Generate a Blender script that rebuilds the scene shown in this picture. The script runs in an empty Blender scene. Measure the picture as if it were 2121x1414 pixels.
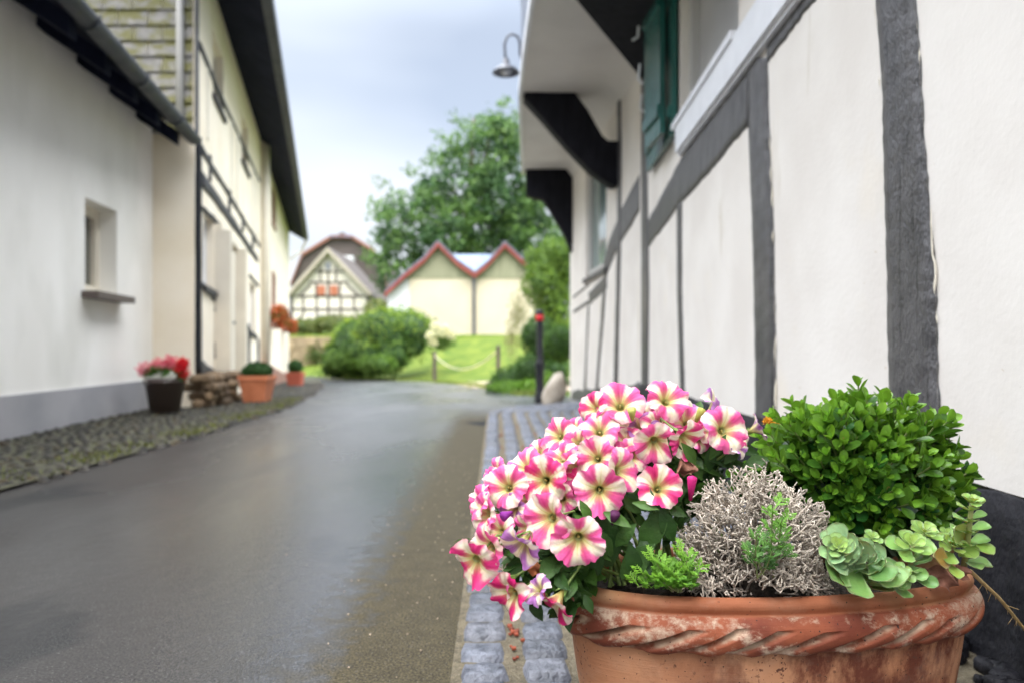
import bpy, math, random
import numpy as np
from mathutils import Vector, Matrix

R = math.radians
rng = np.random.default_rng(7)
random.seed(7)
S = bpy.context.scene
C = S.collection

# ------------------------------------------------------------------ camera
F = 1550.0; CX = 1060.5; HZ = 725.0; EYE = 0.58
cam_d = bpy.data.cameras.new('camera'); cam = bpy.data.objects.new('camera', cam_d); C.objects.link(cam)
cam.location = (0, 0, EYE); cam.rotation_euler = (R(90), 0, 0)
cam_d.sensor_width = 36; cam_d.lens = F / 2121 * 36
cam_d.shift_y = (HZ - 707) / 2121
cam_d.clip_start = 0.05; cam_d.clip_end = 2000
cam_d.dof.use_dof = True; cam_d.dof.focus_distance = 1.0; cam_d.dof.aperture_fstop = 3.5
S.camera = cam
S.render.engine = 'CYCLES'
S.view_settings.view_transform = 'Standard'; S.view_settings.look = 'None'
S.view_settings.exposure = 1.50; S.view_settings.gamma = 1

# ------------------------------------------------------------------ world and sun
SUN_EL, SUN_AZ = R(48), R(215)
W = bpy.data.worlds.new('World'); S.world = W; W.use_nodes = True
nt = W.node_tree; nt.nodes.clear()
def wn(t, **k):
    n = nt.nodes.new(t)
    for a, b in k.items(): setattr(n, a, b)
    return n
wo = wn('ShaderNodeOutputWorld'); bg = wn('ShaderNodeBackground'); sky = wn('ShaderNodeTexSky')
sky.sky_type = 'NISHITA'; sky.sun_disc = False; sky.sun_elevation = SUN_EL; sky.sun_rotation = SUN_AZ
sky.air_density = 1.0; sky.dust_density = 1.5; sky.ozone_density = 1.2
tc = wn('ShaderNodeTexCoord'); mp = wn('ShaderNodeMapping'); mp.inputs['Scale'].default_value = (1.0, 1.0, 2.6)
mp.inputs['Location'].default_value = (3.1, .4, .2)
no = wn('ShaderNodeTexNoise'); no.inputs['Scale'].default_value = 1.25; no.inputs['Detail'].default_value = 4; no.inputs['Roughness'].default_value = .42
rp = wn('ShaderNodeValToRGB'); rp.color_ramp.elements[0].position = .40; rp.color_ramp.elements[1].position = .62
rp.color_ramp.elements[0].color = (.46, .46, .46, 1); rp.color_ramp.elements[1].color = (.95, .95, .95, 1)
sx = wn('ShaderNodeSeparateXYZ'); mr = wn('ShaderNodeMapRange'); mr.inputs['From Min'].default_value = .0; mr.inputs['From Max'].default_value = .34
mr.inputs['To Min'].default_value = 1; mr.inputs['To Max'].default_value = 0; mr.interpolation_type = 'SMOOTHSTEP'
mx = wn('ShaderNodeMath', operation='MAXIMUM'); mix = wn('ShaderNodeMixRGB')
cl = wn('ShaderNodeMixRGB'); cl.inputs[1].default_value = (7.3, 7.9, 8.9, 1); cl.inputs[2].default_value = (8.6, 8.7, 8.9, 1)
L = nt.links.new
L(tc.outputs['Generated'], mp.inputs[0]); L(mp.outputs[0], no.inputs['Vector']); L(no.outputs[0], rp.inputs[0])
L(tc.outputs['Generated'], sx.inputs[0]); L(sx.outputs['Z'], mr.inputs['Value'])
L(rp.outputs[0], mx.inputs[0]); L(mr.outputs[0], mx.inputs[1])
L(mx.outputs[0], mix.inputs[0]); L(sky.outputs[0], mix.inputs[1]); L(mr.outputs[0], cl.inputs[0]); L(cl.outputs[0], mix.inputs[2])
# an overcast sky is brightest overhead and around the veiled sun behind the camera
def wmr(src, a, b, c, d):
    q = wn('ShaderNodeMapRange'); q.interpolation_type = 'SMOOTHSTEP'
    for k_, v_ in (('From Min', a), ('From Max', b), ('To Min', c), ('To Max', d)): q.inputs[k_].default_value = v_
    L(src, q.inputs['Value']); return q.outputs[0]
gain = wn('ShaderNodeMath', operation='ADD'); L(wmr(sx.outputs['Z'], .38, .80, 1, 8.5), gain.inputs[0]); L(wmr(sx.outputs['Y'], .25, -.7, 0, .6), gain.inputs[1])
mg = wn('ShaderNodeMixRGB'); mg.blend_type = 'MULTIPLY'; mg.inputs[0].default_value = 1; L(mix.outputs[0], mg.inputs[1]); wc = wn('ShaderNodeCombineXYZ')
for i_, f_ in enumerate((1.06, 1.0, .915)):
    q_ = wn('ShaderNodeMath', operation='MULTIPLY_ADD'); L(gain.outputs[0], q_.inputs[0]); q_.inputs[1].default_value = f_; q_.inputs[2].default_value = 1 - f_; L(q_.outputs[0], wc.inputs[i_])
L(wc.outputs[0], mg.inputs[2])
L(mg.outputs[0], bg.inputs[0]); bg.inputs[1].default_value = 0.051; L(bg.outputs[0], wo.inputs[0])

sd = bpy.data.lights.new('sun', 'SUN'); so = bpy.data.objects.new('sun', sd); C.objects.link(so)
sd.energy = .7; sd.angle = R(28); sd.color = (1, .94, .85)
# from behind-left of the camera, high
sv = Vector((-.04, -.62, 1.0)).normalized()
so.rotation_euler = sv.to_track_quat('Z', 'Y').to_euler()
sky.sun_elevation = math.asin(sv.z); sky.sun_rotation = math.atan2(sv.x, sv.y)

# ------------------------------------------------------------------ helpers
def px(x, y, z): return np.array([(x - CX) / F * z, z, EYE + (HZ - y) / F * z])

class Plane:            # vertical wall plane X = a + s*Y
    def __init__(self, a, s, face): self.a, self.s = a, s; n = Vector((1, -s, 0)).normalized() * face; self.n = np.array(n)
    def p(self, x, y):
        Y = self.a / ((x - CX) / F - self.s); return np.array([self.a + self.s * Y, Y, EYE + (HZ - y) / F * Y])
    def at(self, Y, h): return np.array([self.a + self.s * Y, Y, h])
    def Y(self, x): return self.a / ((x - CX) / F - self.s)

def tag(o, label=None, cat=None, group=None, kind=None):
    if label: o['label'] = label
    if cat: o['category'] = cat
    if group: o['group'] = group
    if kind: o['kind'] = kind
    return o
def thing(name, loc, label, cat, group=None):
    o = bpy.data.objects.new(name, None); o.empty_display_size = .1; C.objects.link(o); o.location = tuple(float(v) for v in loc)
    return tag(o, label, cat, group)
def wloc(o):
    v = Vector((0, 0, 0))
    while o is not None: v = v + Vector(o.location); o = o.parent
    return np.array(v)

class MB:
    def __init__(s): s.V = []; s.Fc = []; s.Cl = []; s.n = 0
    def add(s, v, f, col=(1, 1, 1)):
        v = np.asarray(v, float).reshape(-1, 3); col = np.asarray(col, float)
        if col.ndim == 1: col = np.tile(col[:3], (len(v), 1))
        s.V.append(v); s.Cl.append(col[:, :3]); n = s.n
        s.Fc.extend([tuple(int(i) + n for i in q) for q in f]); s.n += len(v); return s
    def inst(s, tv, tf, M, T, cols):
        """instances of a template: M (n,3,3), T (n,3), cols (n,3) or (n,k,3)"""
        n = len(T); k = len(tv); V = np.einsum('nij,kj->nki', M, tv) + T[:, None, :]
        cols = np.asarray(cols)
        if cols.ndim == 2: cols = np.repeat(cols[:, None, :], k, 1)
        s.V.append(V.reshape(-1, 3)); s.Cl.append(cols.reshape(-1, 3))
        off = s.n + np.arange(n) * k
        for q in tf:
            a = off[:, None] + np.array(q)[None, :]; s.Fc.extend(map(tuple, a.tolist()))
        s.n += n * k; return s
    def box(s, c, d, col=(1, 1, 1), ax=None):
        c = np.array(c, float); d = np.array(d, float) / 2
        v = np.array([[x, y, z] for x in (-1, 1) for y in (-1, 1) for z in (-1, 1)]) * d
        if ax is not None: v = v @ np.array(ax)
        return s.add(v + c, [(0, 1, 3, 2), (4, 6, 7, 5), (0, 4, 5, 1), (2, 3, 7, 6), (0, 2, 6, 4), (1, 5, 7, 3)], col)
    def tube(s, pts, r, n=8, col=(1, 1, 1), cap=True):
        pts = [np.array(p, float) for p in pts]; rs = r if hasattr(r, '__len__') else [r] * len(pts); v = []; up = None
        for i, p in enumerate(pts):
            t = pts[min(i + 1, len(pts) - 1)] - pts[max(i - 1, 0)]; t = t / (np.linalg.norm(t) + 1e-9)
            if up is None: up = np.array([0, 0, 1.]) if abs(t[2]) < .9 else np.array([1., 0, 0])
            a = np.cross(t, up); a /= np.linalg.norm(a) + 1e-9; b = np.cross(a, t); up = b
            for k in range(n):
                an = 2 * math.pi * k / n; v.append(p + rs[i] * (math.cos(an) * a + math.sin(an) * b))
        f = [(i * n + k, i * n + (k + 1) % n, (i + 1) * n + (k + 1) % n, (i + 1) * n + k) for i in range(len(pts) - 1) for k in range(n)]
        if cap: f += [tuple(range(n))[::-1], tuple(range((len(pts) - 1) * n, len(pts) * n))]
        return s.add(v, f, col)
    def lathe(s, prof, c, n=32, col=(1, 1, 1)):
        v = [(c[0] + r * math.cos(2 * math.pi * k / n), c[1] + r * math.sin(2 * math.pi * k / n), c[2] + z) for r, z in prof for k in range(n)]
        f = [(i * n + k, i * n + (k + 1) % n, (i + 1) * n + (k + 1) % n, (i + 1) * n + k) for i in range(len(prof) - 1) for k in range(n)]
        return s.add(v, f, col)
    def prism(s, poly, off, col=(1, 1, 1)):
        """closed polygon of 3-D points extruded by vector off"""
        p = np.array(poly, float); n = len(p); o = np.array(off, float)
        f = [tuple(range(n)), tuple(range(n, 2 * n))[::-1]] + [(i, (i + 1) % n, n + (i + 1) % n, n + i) for i in range(n)]
        return s.add(np.vstack([p, p + o]), f, col)
    def build(s, name, mat, parent=None, smooth=False, recalc=True):
        V = np.vstack(s.V)
        if parent is not None: V = V - wloc(parent)
        me = bpy.data.meshes.new(name); me.from_pydata(V.tolist(), [], s.Fc)
        ca = me.color_attributes.new('Col', 'FLOAT_COLOR', 'POINT')
        cc = np.ones((len(V), 4), np.float32); cc[:, :3] = np.vstack(s.Cl); ca.data.foreach_set('color', cc.ravel())
        if recalc:
            import bmesh
            b = bmesh.new(); b.from_mesh(me); bmesh.ops.recalc_face_normals(b, faces=b.faces); b.to_mesh(me); b.free()
        if smooth: me.polygons.foreach_set('use_smooth', [True] * len(me.polygons))
        me.materials.append(mat); me.update()
        o = bpy.data.objects.new(name, me); C.objects.link(o)
        if parent is not None: o.parent = parent
        return o

def snoise(n, k, amp, seed=0):
    """smooth 1-D noise, n samples, k control knots"""
    r = np.random.default_rng(seed); a = r.uniform(-1, 1, k + 1); return amp * np.interp(np.linspace(0, k, n), np.arange(k + 1), a)

# ------------------------------------------------------------------ materials
def mat(name, c1, c2=None, rough=.7, scale=8, bump=0, bscale=60, spec=.5, attr=False, transl=0, detail=4, ramp=(.35, .65), stretch=(1, 1, 1), c3=None, s3=30, r3=(.6, .66), coat=0, sss=0, rough2=None, bdist=.01):
    m = bpy.data.materials.new(name); m.use_nodes = True; t = m.node_tree; N = t.nodes; P = N['Principled BSDF']; K = t.links.new
    co = N.new('ShaderNodeTexCoord'); ma = N.new('ShaderNodeMapping'); ma.inputs['Scale'].default_value = stretch; K(co.outputs['Object'], ma.inputs[0])
    P.inputs['Roughness'].default_value = rough; P.inputs['Specular IOR Level'].default_value = spec
    P.inputs['Coat Weight'].default_value = coat
    nz = N.new('ShaderNodeTexNoise'); nz.inputs['Scale'].default_value = scale; nz.inputs['Detail'].default_value = detail; K(ma.outputs[0], nz.inputs['Vector'])
    r = N.new('ShaderNodeValToRGB'); r.color_ramp.elements[0].position = ramp[0]; r.color_ramp.elements[1].position = ramp[1]; K(nz.outputs[0], r.inputs[0])
    r.color_ramp.elements[0].color = (*c1, 1); r.color_ramp.elements[1].color = (*(c2 or c1), 1); out = r.outputs[0]
    if c3:
        n3 = N.new('ShaderNodeTexNoise'); n3.inputs['Scale'].default_value = s3; n3.inputs['Detail'].default_value = 6; K(ma.outputs[0], n3.inputs['Vector'])
        q = N.new('ShaderNodeMapRange'); q.inputs['From Min'].default_value = r3[0]; q.inputs['From Max'].default_value = r3[1]; K(n3.outputs[0], q.inputs['Value'])
        mm = N.new('ShaderNodeMixRGB'); K(q.outputs[0], mm.inputs[0]); K(out, mm.inputs[1]); mm.inputs[2].default_value = (*c3, 1); out = mm.outputs[0]
    if attr:
        at = N.new('ShaderNodeAttribute'); at.attribute_name = 'Col'; mm = N.new('ShaderNodeMixRGB'); mm.blend_type = 'MULTIPLY'; mm.inputs[0].default_value = 1
        K(out, mm.inputs[1]); K(at.outputs['Color'], mm.inputs[2]); out = mm.outputs[0]
    K(out, P.inputs['Base Color'])
    if rough2 is not None:
        q = N.new('ShaderNodeMapRange'); q.inputs['To Min'].default_value = rough; q.inputs['To Max'].default_value = rough2; q.inputs['From Min'].default_value = .35; q.inputs['From Max'].default_value = .65
        K(nz.outputs[0], q.inputs['Value']); K(q.outputs[0], P.inputs['Roughness'])
    if bump:
        nb = N.new('ShaderNodeTexNoise'); nb.inputs['Scale'].default_value = bscale; nb.inputs['Detail'].default_value = 6; K(ma.outputs[0], nb.inputs['Vector'])
        bp = N.new('ShaderNodeBump'); bp.inputs['Strength'].default_value = bump; bp.inputs['Distance'].default_value = bdist; K(nb.outputs[0], bp.inputs['Height']); K(bp.outputs[0], P.inputs['Normal'])
    if sss: P.inputs['Subsurface Weight'].default_value = sss; P.inputs['Subsurface Radius'].default_value = (.01, .004, .002); P.inputs['Subsurface Scale'].default_value = 1
    if transl:
        tr = N.new('ShaderNodeBsdfTranslucent'); K(out, tr.inputs[0]); ms = N.new('ShaderNodeMixShader'); ms.inputs[0].default_value = transl
        o = N['Material Output']; K(P.outputs[0], ms.inputs[1]); K(tr.outputs[0], ms.inputs[2]); K(ms.outputs[0], o.inputs[0])
    return m

M = {}
M['plaster'] = mat('white_plaster', (.68, .635, .58), (.75, .71, .655), .85, 3, .18, 60, .3, c3=(.70, .62, .49), s3=3.5, r3=(.62, 1.05), bdist=.006)
M['plaster_cream'] = mat('cream_plaster', (.82, .73, .57), (.88, .80, .66), .85, 2, .1, 60)
M['plaster_grey'] = mat('pale_grey_plaster', (.83, .80, .735), (.90, .875, .815), .85, 1.3, .15, 60, stretch=(1, 1, .45), c3=(.66, .64, .57), s3=.9, r3=(.55, .95))
M['plinth_grey'] = mat('grey_plinth_paint', (.29, .29, .30), (.37, .36, .37), .8, 2, .1, 60)
M['timber'] = mat('dark_grey_painted_timber', (.052, .050, .052), (.090, .086, .088), .45, 9, .7, 60, .5, stretch=(2.2, 2.2, 1), c3=(.2, .17, .13), s3=70, r3=(.70, .76), bdist=.012, coat=.10)
M['timber_black'] = mat('black_painted_timber', (.006, .006, .009), (.012, .012, .017), .7, 5, .3, 30, .12, stretch=(3, 3, 1))
M['timber_far'] = mat('weathered_dark_timber', (.022, .021, .026), (.045, .042, .045), .6, 4)
M['timber_brown'] = mat('grey_brown_timber', (.045, .036, .03), (.08, .065, .055), .7, 3)
M['soffit'] = mat('white_soffit_plaster', (.66, .63, .58), (.74, .71, .66), .85, 2, .2, 20)
M['plinth_black'] = mat('black_plinth_paint', (.006, .006, .008), (.016, .0155, .019), .6, 14, .8, 40, .2, c3=(.07, .066, .062), s3=60, r3=(.66, .76), bdist=.01)
M['white_paint'] = mat('white_gloss_paint', (.72, .73, .76), (.80, .81, .84), .4, 8)
M['cream_paint'] = mat('cream_paint', (.66, .60, .49), (.72, .66, .54), .6, 3)
M['grey_frame'] = mat('pale_grey_frame_paint', (.50, .49, .47), None, .5)
M['curtain'] = mat('pale_curtain_behind_glass', (.42, .41, .41), (.50, .49, .49), .35, 2, coat=.3)
M['glass_green'] = mat('greenish_window_glass', (.10, .17, .15), (.25, .34, .32), .12, 1, coat=.6)
M['glass_dark'] = mat('dark_window_glass', (.08, .08, .07), (.14, .14, .11), .15, 2, coat=.5)
M['shutter_green'] = mat('dark_green_paint', (.014, .085, .072), (.022, .12, .10), .25, 6, .15, 60, stretch=(5, 5, .7))
M['zinc'] = mat('zinc_gutter', (.045, .05, .058), (.08, .085, .092), .6, 5, spec=.2, c3=(.07, .075, .045), s3=12, r3=(.6, .75))
M['slate'] = mat('blue_grey_slate', (.10, .115, .15), (.18, .2, .25), .45, 6)
M['slate_moss'] = mat('grey_cladding_tile_with_moss', (.15, .145, .135), (.23, .22, .205), .7, 9, .3, 40, c3=(.125, .12, .035), s3=7.5, r3=(.42, .58), stretch=(1, 1, 1.6))
M['soffit_dark'] = mat('dark_eave_boards', (.008, .010, .022), (.014, .017, .034), .8, 4, spec=.08)
M['sill_brown'] = mat('brown_sill_tile', (.10, .075, .065), None, .5)
M['terracotta_plain'] = mat('orange_terracotta', (.48, .15, .065), (.60, .21, .10), .7, 8)
M['terracotta_red'] = mat('red_terracotta', (.42, .10, .06), None, .7)
M['pot_brown'] = mat('brown_plastic_pot', (.065, .045, .04), None, .5)
M['brown_plinth'] = mat('reddish_brown_plinth', (.25, .13, .095), (.32, .18, .13), .8, 3)
M['rubble'] = mat('brown_rubble_stone', (.09, .062, .036), (.21, .15, .088), .85, 12, .5, 30, attr=True)
M['retaining'] = mat('sandy_stone_wall', (.26, .19, .11), (.40, .31, .19), .9, 2.5, .5, 8, attr=True)
M['sett'] = mat('blue_grey_granite_sett', (.048, .055, .074), (.145, .158, .195), .34, 40, .9, 90, .6, attr=True, rough2=.55, bdist=.008, detail=6)
M['sett_left'] = mat('dark_wet_cobble', (.016, .015, .014), (.050, .046, .040), .55, 25, .6, 60, .12, attr=True, rough2=.6)
M['grout'] = mat('sandy_joint', (.085, .07, .042), (.17, .14, .088), .85, 60, .9, 200, c3=(.22, .19, .135), s3=220, r3=(.58, .64))
M['grout_dark'] = mat('mossy_dark_joint', (.035, .032, .02), (.07, .07, .03), .8, 20, .5, 100)
M['boulder'] = mat('pale_boulder_stone', (.36, .31, .25), (.48, .43, .36), .85, 9, .5, 30)
M['black_metal'] = mat('black_metal', (.012, .013, .018), None, .35)
M['grey_metal'] = mat('dark_grey_metal', (.06, .065, .08), None, .4)
M['red_band'] = mat('red_reflective_band', (.60, .012, .02), None, .4)
M['lamp_glass'] = mat('frosted_lamp_glass', (.5, .5, .5), None, .3)
M['leaf'] = mat('leaf_green', (.8, .8, .8), (1.1, 1.1, 1.1), .5, 60, .2, 300, .4, attr=True, transl=.22)
M['leaf_box'] = mat('glossy_box_leaf', (.85, .85, .85), (1.1, 1.1, 1.1), .32, 80, .1, 300, .5, attr=True, transl=.28)
M['leaf_fat'] = mat('waxy_succulent_leaf', (.9, .9, .9), (1.05, 1.05, 1.05), .38, 80, .1, 200, .5, attr=True, sss=.2, transl=.12)
M['petal'] = mat('petunia_petal', (.95, .95, .95), (1.0, 1.0, 1.0), .55, 200, .25, 500, .3, attr=True, transl=.18)
M['far_leaf'] = mat('tree_leaf', (.75, .75, .75), (1.2, 1.2, 1.2), .55, .8, 0, 1, .3, attr=True, transl=.32)
M['twig'] = mat('silver_grey_twig', (.38, .32, .26), (.74, .66, .56), .85, 120, .3, 400, .3, attr=True)
M['bark'] = mat('grey_brown_bark', (.09, .07, .055), (.16, .13, .1), .9, 5, .6, 20)
M['stem'] = mat('green_stem', (.9, .9, .9), None, .6, attr=True)
M['soil'] = mat('dark_potting_soil', (.012, .010, .008), (.05, .04, .03), .95, 120, 1, 150, .3)
M['debris'] = mat('rusty_red_seed_husk', (.17, .035, .018), (.27, .065, .03), .8, 50, attr=True)
M['dry_leaf'] = mat('withered_brown_leaf', (.12, .045, .028), (.26, .11, .07), .8, 40, .5, 90, attr=True)
M['root'] = mat('tan_runner_stem', (.40, .26, .10), (.50, .35, .16), .7, 60, .4, 200)
M['barn_wall'] = mat('cream_barn_render', (.48, .42, .31), (.55, .49, .37), .85, .6)
M['barn_board'] = mat('sage_weatherboard', (.19, .19, .12), (.26, .26, .17), .8, 2, stretch=(8, 8, .3))
M['barn_white'] = mat('white_barn_render', (.60, .61, .63), None, .85)
M['red_verge'] = mat('red_verge_board', (.16, .024, .018), (.22, .042, .03), .6, 2)
M['slate_light'] = mat('wet_pantile_roof', (.07, .10, .16), (.14, .18, .26), .4, 3, .4, 12)
M['cladding_brown'] = mat('brown_board_cladding', (.045, .036, .032), (.095, .076, .066), .8, 3, stretch=(6, 6, .2))
M['rust_tile'] = mat('rust_brown_verge', (.22, .10, .07), None, .8)
M['orange_shutter'] = mat('faded_orange_shutter', (.36, .12, .06), None, .7)
M['orange_flower'] = mat('orange_petal', (1, 1, 1), None, .6, attr=True, transl=.2)
M['gravel'] = mat('pink_beige_gravel', (.38, .29, .21), (.56, .45, .34), .9, 30, .6, 80)
M['post_wood'] = mat('old_post_wood', (.06, .045, .04), (.10, .08, .06), .8, 8)
M['rope'] = mat('pale_rope', (.5, .45, .33), None, .8)

def wet_road():
    m = bpy.data.materials.new('wet_asphalt'); m.use_nodes = True; t = m.node_tree; N = t.nodes; P = N['Principled BSDF']; K = t.links.new
    co = N.new('ShaderNodeTexCoord')
    def nz(sc, det, st=(1, 1, 1)):
        ma = N.new('ShaderNodeMapping'); ma.inputs['Scale'].default_value = st; K(co.outputs['Object'], ma.inputs[0])
        n = N.new('ShaderNodeTexNoise'); n.inputs['Scale'].default_value = sc; n.inputs['Detail'].default_value = det; K(ma.outputs[0], n.inputs['Vector']); return n
    def rng_(src, a, b, c, d):
        q = N.new('ShaderNodeMapRange'); q.inputs['From Min'].default_value = a; q.inputs['From Max'].default_value = b; q.inputs['To Min'].default_value = c; q.inputs['To Max'].default_value = d; K(src, q.inputs['Value']); return q.outputs[0]
    big = nz(1.3, 6, (1, .38, 1)); fine = nz(210, 3); med = nz(22, 5)
    sep = N.new('ShaderNodeSeparateXYZ'); K(co.outputs['Object'], sep.inputs[0])
    # dry, gravelly margin of the carriageway next to the setts: x > about -0.45
    edge = N.new('ShaderNodeMath'); edge.operation = 'MULTIPLY_ADD'; K(sep.outputs['Y'], edge.inputs[0]); edge.inputs[1].default_value = .022; K(sep.outputs['X'], edge.inputs[2])
    e2 = N.new('ShaderNodeMath'); e2.operation = 'MULTIPLY_ADD'; K(med.outputs[0], e2.inputs[0]); e2.inputs[1].default_value = .22; K(edge.outputs[0], e2.inputs[2])
    dry = rng_(e2.outputs[0], -.30, -.16, 0, 1)
    yfar = rng_(sep.outputs['Y'], 6.2, 7.6, 1, 0)
    dm = N.new('ShaderNodeMath'); dm.operation = 'MULTIPLY'; K(dry, dm.inputs[0]); K(yfar, dm.inputs[1]); dry = dm.outputs[0]
    cr = N.new('ShaderNodeValToRGB'); cr.color_ramp.elements[0].position = .3; cr.color_ramp.elements[1].position = .7
    cr.color_ramp.elements[0].color = (.006, .007, .010, 1); cr.color_ramp.elements[1].color = (.018, .016, .015, 1); K(big.outputs[0], cr.inputs[0])
    sp = N.new('ShaderNodeMixRGB'); sp.blend_type = 'MULTIPLY'; sp.inputs[0].default_value = 1; K(cr.outputs[0], sp.inputs[1])
    fr = N.new('ShaderNodeValToRGB'); fr.color_ramp.elements[0].position = .38; fr.color_ramp.elements[1].position = .64; fr.color_ramp.elements[0].color = (.35, .35, .35, 1); fr.color_ramp.elements[1].color = (2.6, 2.5, 2.3, 1); K(fine.outputs[0], fr.inputs[0]); K(fr.outputs[0], sp.inputs[2])
    dc = N.new('ShaderNodeMixRGB'); K(med.outputs[0], dc.inputs[0]); dc.inputs[1].default_value = (.024, .020, .012, 1); dc.inputs[2].default_value = (.060, .051, .030, 1)
    d2 = N.new('ShaderNodeMixRGB'); d2.blend_type = 'MULTIPLY'; d2.inputs[0].default_value = .7; K(dc.outputs[0], d2.inputs[1]); K(fr.outputs[0], d2.inputs[2])
    fm = N.new('ShaderNodeMixRGB'); K(dry, fm.inputs[0]); K(sp.outputs[0], fm.inputs[1]); K(d2.outputs[0], fm.inputs[2]); K(fm.outputs[0], P.inputs['Base Color'])
    rr = rng_(big.outputs[0], .36, .66, .32, .55)
    rm = N.new('ShaderNodeMixRGB'); K(dry, rm.inputs[0]); K(rr, rm.inputs[1]); rm.inputs[2].default_value = (.6, .6, .6, 1); K(rm.outputs[0], P.inputs['Roughness'])
    P.inputs['Specular IOR Level'].default_value = .12
    inv = N.new('ShaderNodeMath'); inv.operation = 'SUBTRACT'; inv.inputs[0].default_value = 1; K(dry, inv.inputs[1]); iv2 = N.new('ShaderNodeMath'); iv2.operation = 'MULTIPLY'; K(inv.outputs[0], iv2.inputs[0]); wx = N.new('ShaderNodeMath'); wx.operation = 'MULTIPLY_ADD'; K(sep.outputs['Y'], wx.inputs[0]); wx.inputs[1].default_value = .16; K(sep.outputs['X'], wx.inputs[2]); wx2 = N.new('ShaderNodeMath'); wx2.operation = 'MULTIPLY_ADD'; K(big.outputs[0], wx2.inputs[0]); wx2.inputs[1].default_value = -1.6; K(wx.outputs[0], wx2.inputs[2]); K(rng_(wx2.outputs[0], -2.15, -1.25, .20, 1), iv2.inputs[1]); iv3 = N.new('ShaderNodeMath'); iv3.operation = 'MULTIPLY'; K(iv2.outputs[0], iv3.inputs[0]); K(rng_(fine.outputs[0], .38, .58, .70, 1.0), iv3.inputs[1]); K(iv3.outputs[0], P.inputs['Coat Weight'])
    yr = rng_(sep.outputs['Y'], 2.6, 6.5, 0, .15); ar = N.new('ShaderNodeMath'); ar.operation = 'ADD'; K(rng_(big.outputs[0], .40, .62, .12, .27), ar.inputs[0]); K(yr, ar.inputs[1]); K(ar.outputs[0], P.inputs['Coat Roughness']); P.inputs['Coat IOR'].default_value = 2.1
    cbp = N.new('ShaderNodeBump'); cbp.inputs['Strength'].default_value = .26; cbp.inputs['Distance'].default_value = .003; K(fine.outputs[0], cbp.inputs['Height']); cb2 = N.new('ShaderNodeBump'); cb2.inputs['Strength'].default_value = .20; cb2.inputs['Distance'].default_value = .006; K(med.outputs[0], cb2.inputs['Height']); K(cbp.outputs[0], cb2.inputs['Normal']); K(cb2.outputs[0], P.inputs['Coat Normal'])
    b = N.new('ShaderNodeBump'); b.inputs['Strength'].default_value = .25; b.inputs['Distance'].default_value = .004; K(fine.outputs[0], b.inputs['Height'])
    b2 = N.new('ShaderNodeBump'); b2.inputs['Strength'].default_value = .12; b2.inputs['Distance'].default_value = .012; K(med.outputs[0], b2.inputs['Height']); K(b.outputs[0], b2.inputs['Normal']); K(b2.outputs[0], P.inputs['Normal'])
    return m
M['road'] = wet_road()
M['grass'] = mat('lawn_grass', (.070, .105, .014), (.130, .160, .026), .9, .9, .8, 40, .1, c3=(.045, .085, .012), s3=3, r3=(.45, .65))

def flecks(m, col, scale, lo, hi, st=(1, 1, 1), detail=3):
    """one more layer of small marks in a material's own colour"""
    t = m.node_tree; N = t.nodes; P = N['Principled BSDF']; src = P.inputs['Base Color'].links[0].from_socket
    co = N.new('ShaderNodeTexCoord'); ma = N.new('ShaderNodeMapping'); ma.inputs['Scale'].default_value = st; t.links.new(co.outputs['Object'], ma.inputs[0])
    n = N.new('ShaderNodeTexNoise'); n.inputs['Scale'].default_value = scale; n.inputs['Detail'].default_value = detail; t.links.new(ma.outputs[0], n.inputs['Vector'])
    q = N.new('ShaderNodeMapRange'); q.inputs['From Min'].default_value = lo; q.inputs['From Max'].default_value = hi; t.links.new(n.outputs[0], q.inputs['Value'])
    x = N.new('ShaderNodeMixRGB'); t.links.new(q.outputs[0], x.inputs[0]); t.links.new(src, x.inputs[1]); x.inputs[2].default_value = (*col, 1); t.links.new(x.outputs[0], P.inputs['Base Color'])
flecks(M['plaster'], (.42, .30, .16), 38, .735, .77); flecks(M['plaster'], (.50, .44, .34), 4.5, .66, .80, (1, 1.2, .25), 6); flecks(M['plaster'], (.30, .28, .25), 150, .76, .80)
flecks(M['timber'], (.018, .017, .018), 3, .60, .66, (26, 26, 1.3), 5); flecks(M['timber'], (.15, .145, .145), 4, .62, .74, (18, 18, 1.0), 6)
flecks(M['road'], (.17, .165, .16), 240, .665, .70, (1, 1, 1), 2); flecks(M['road'], (.006, .006, .007), 1.9, .60, .64, (1.2, .6, 1), 7)
flecks(M['plaster_grey'], (.70, .68, .61), 1.6, .52, .80, (1, 1, .55), 6)
flecks(M['leaf_box'], (.30, .22, .06), 70, .70, .74)
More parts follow.
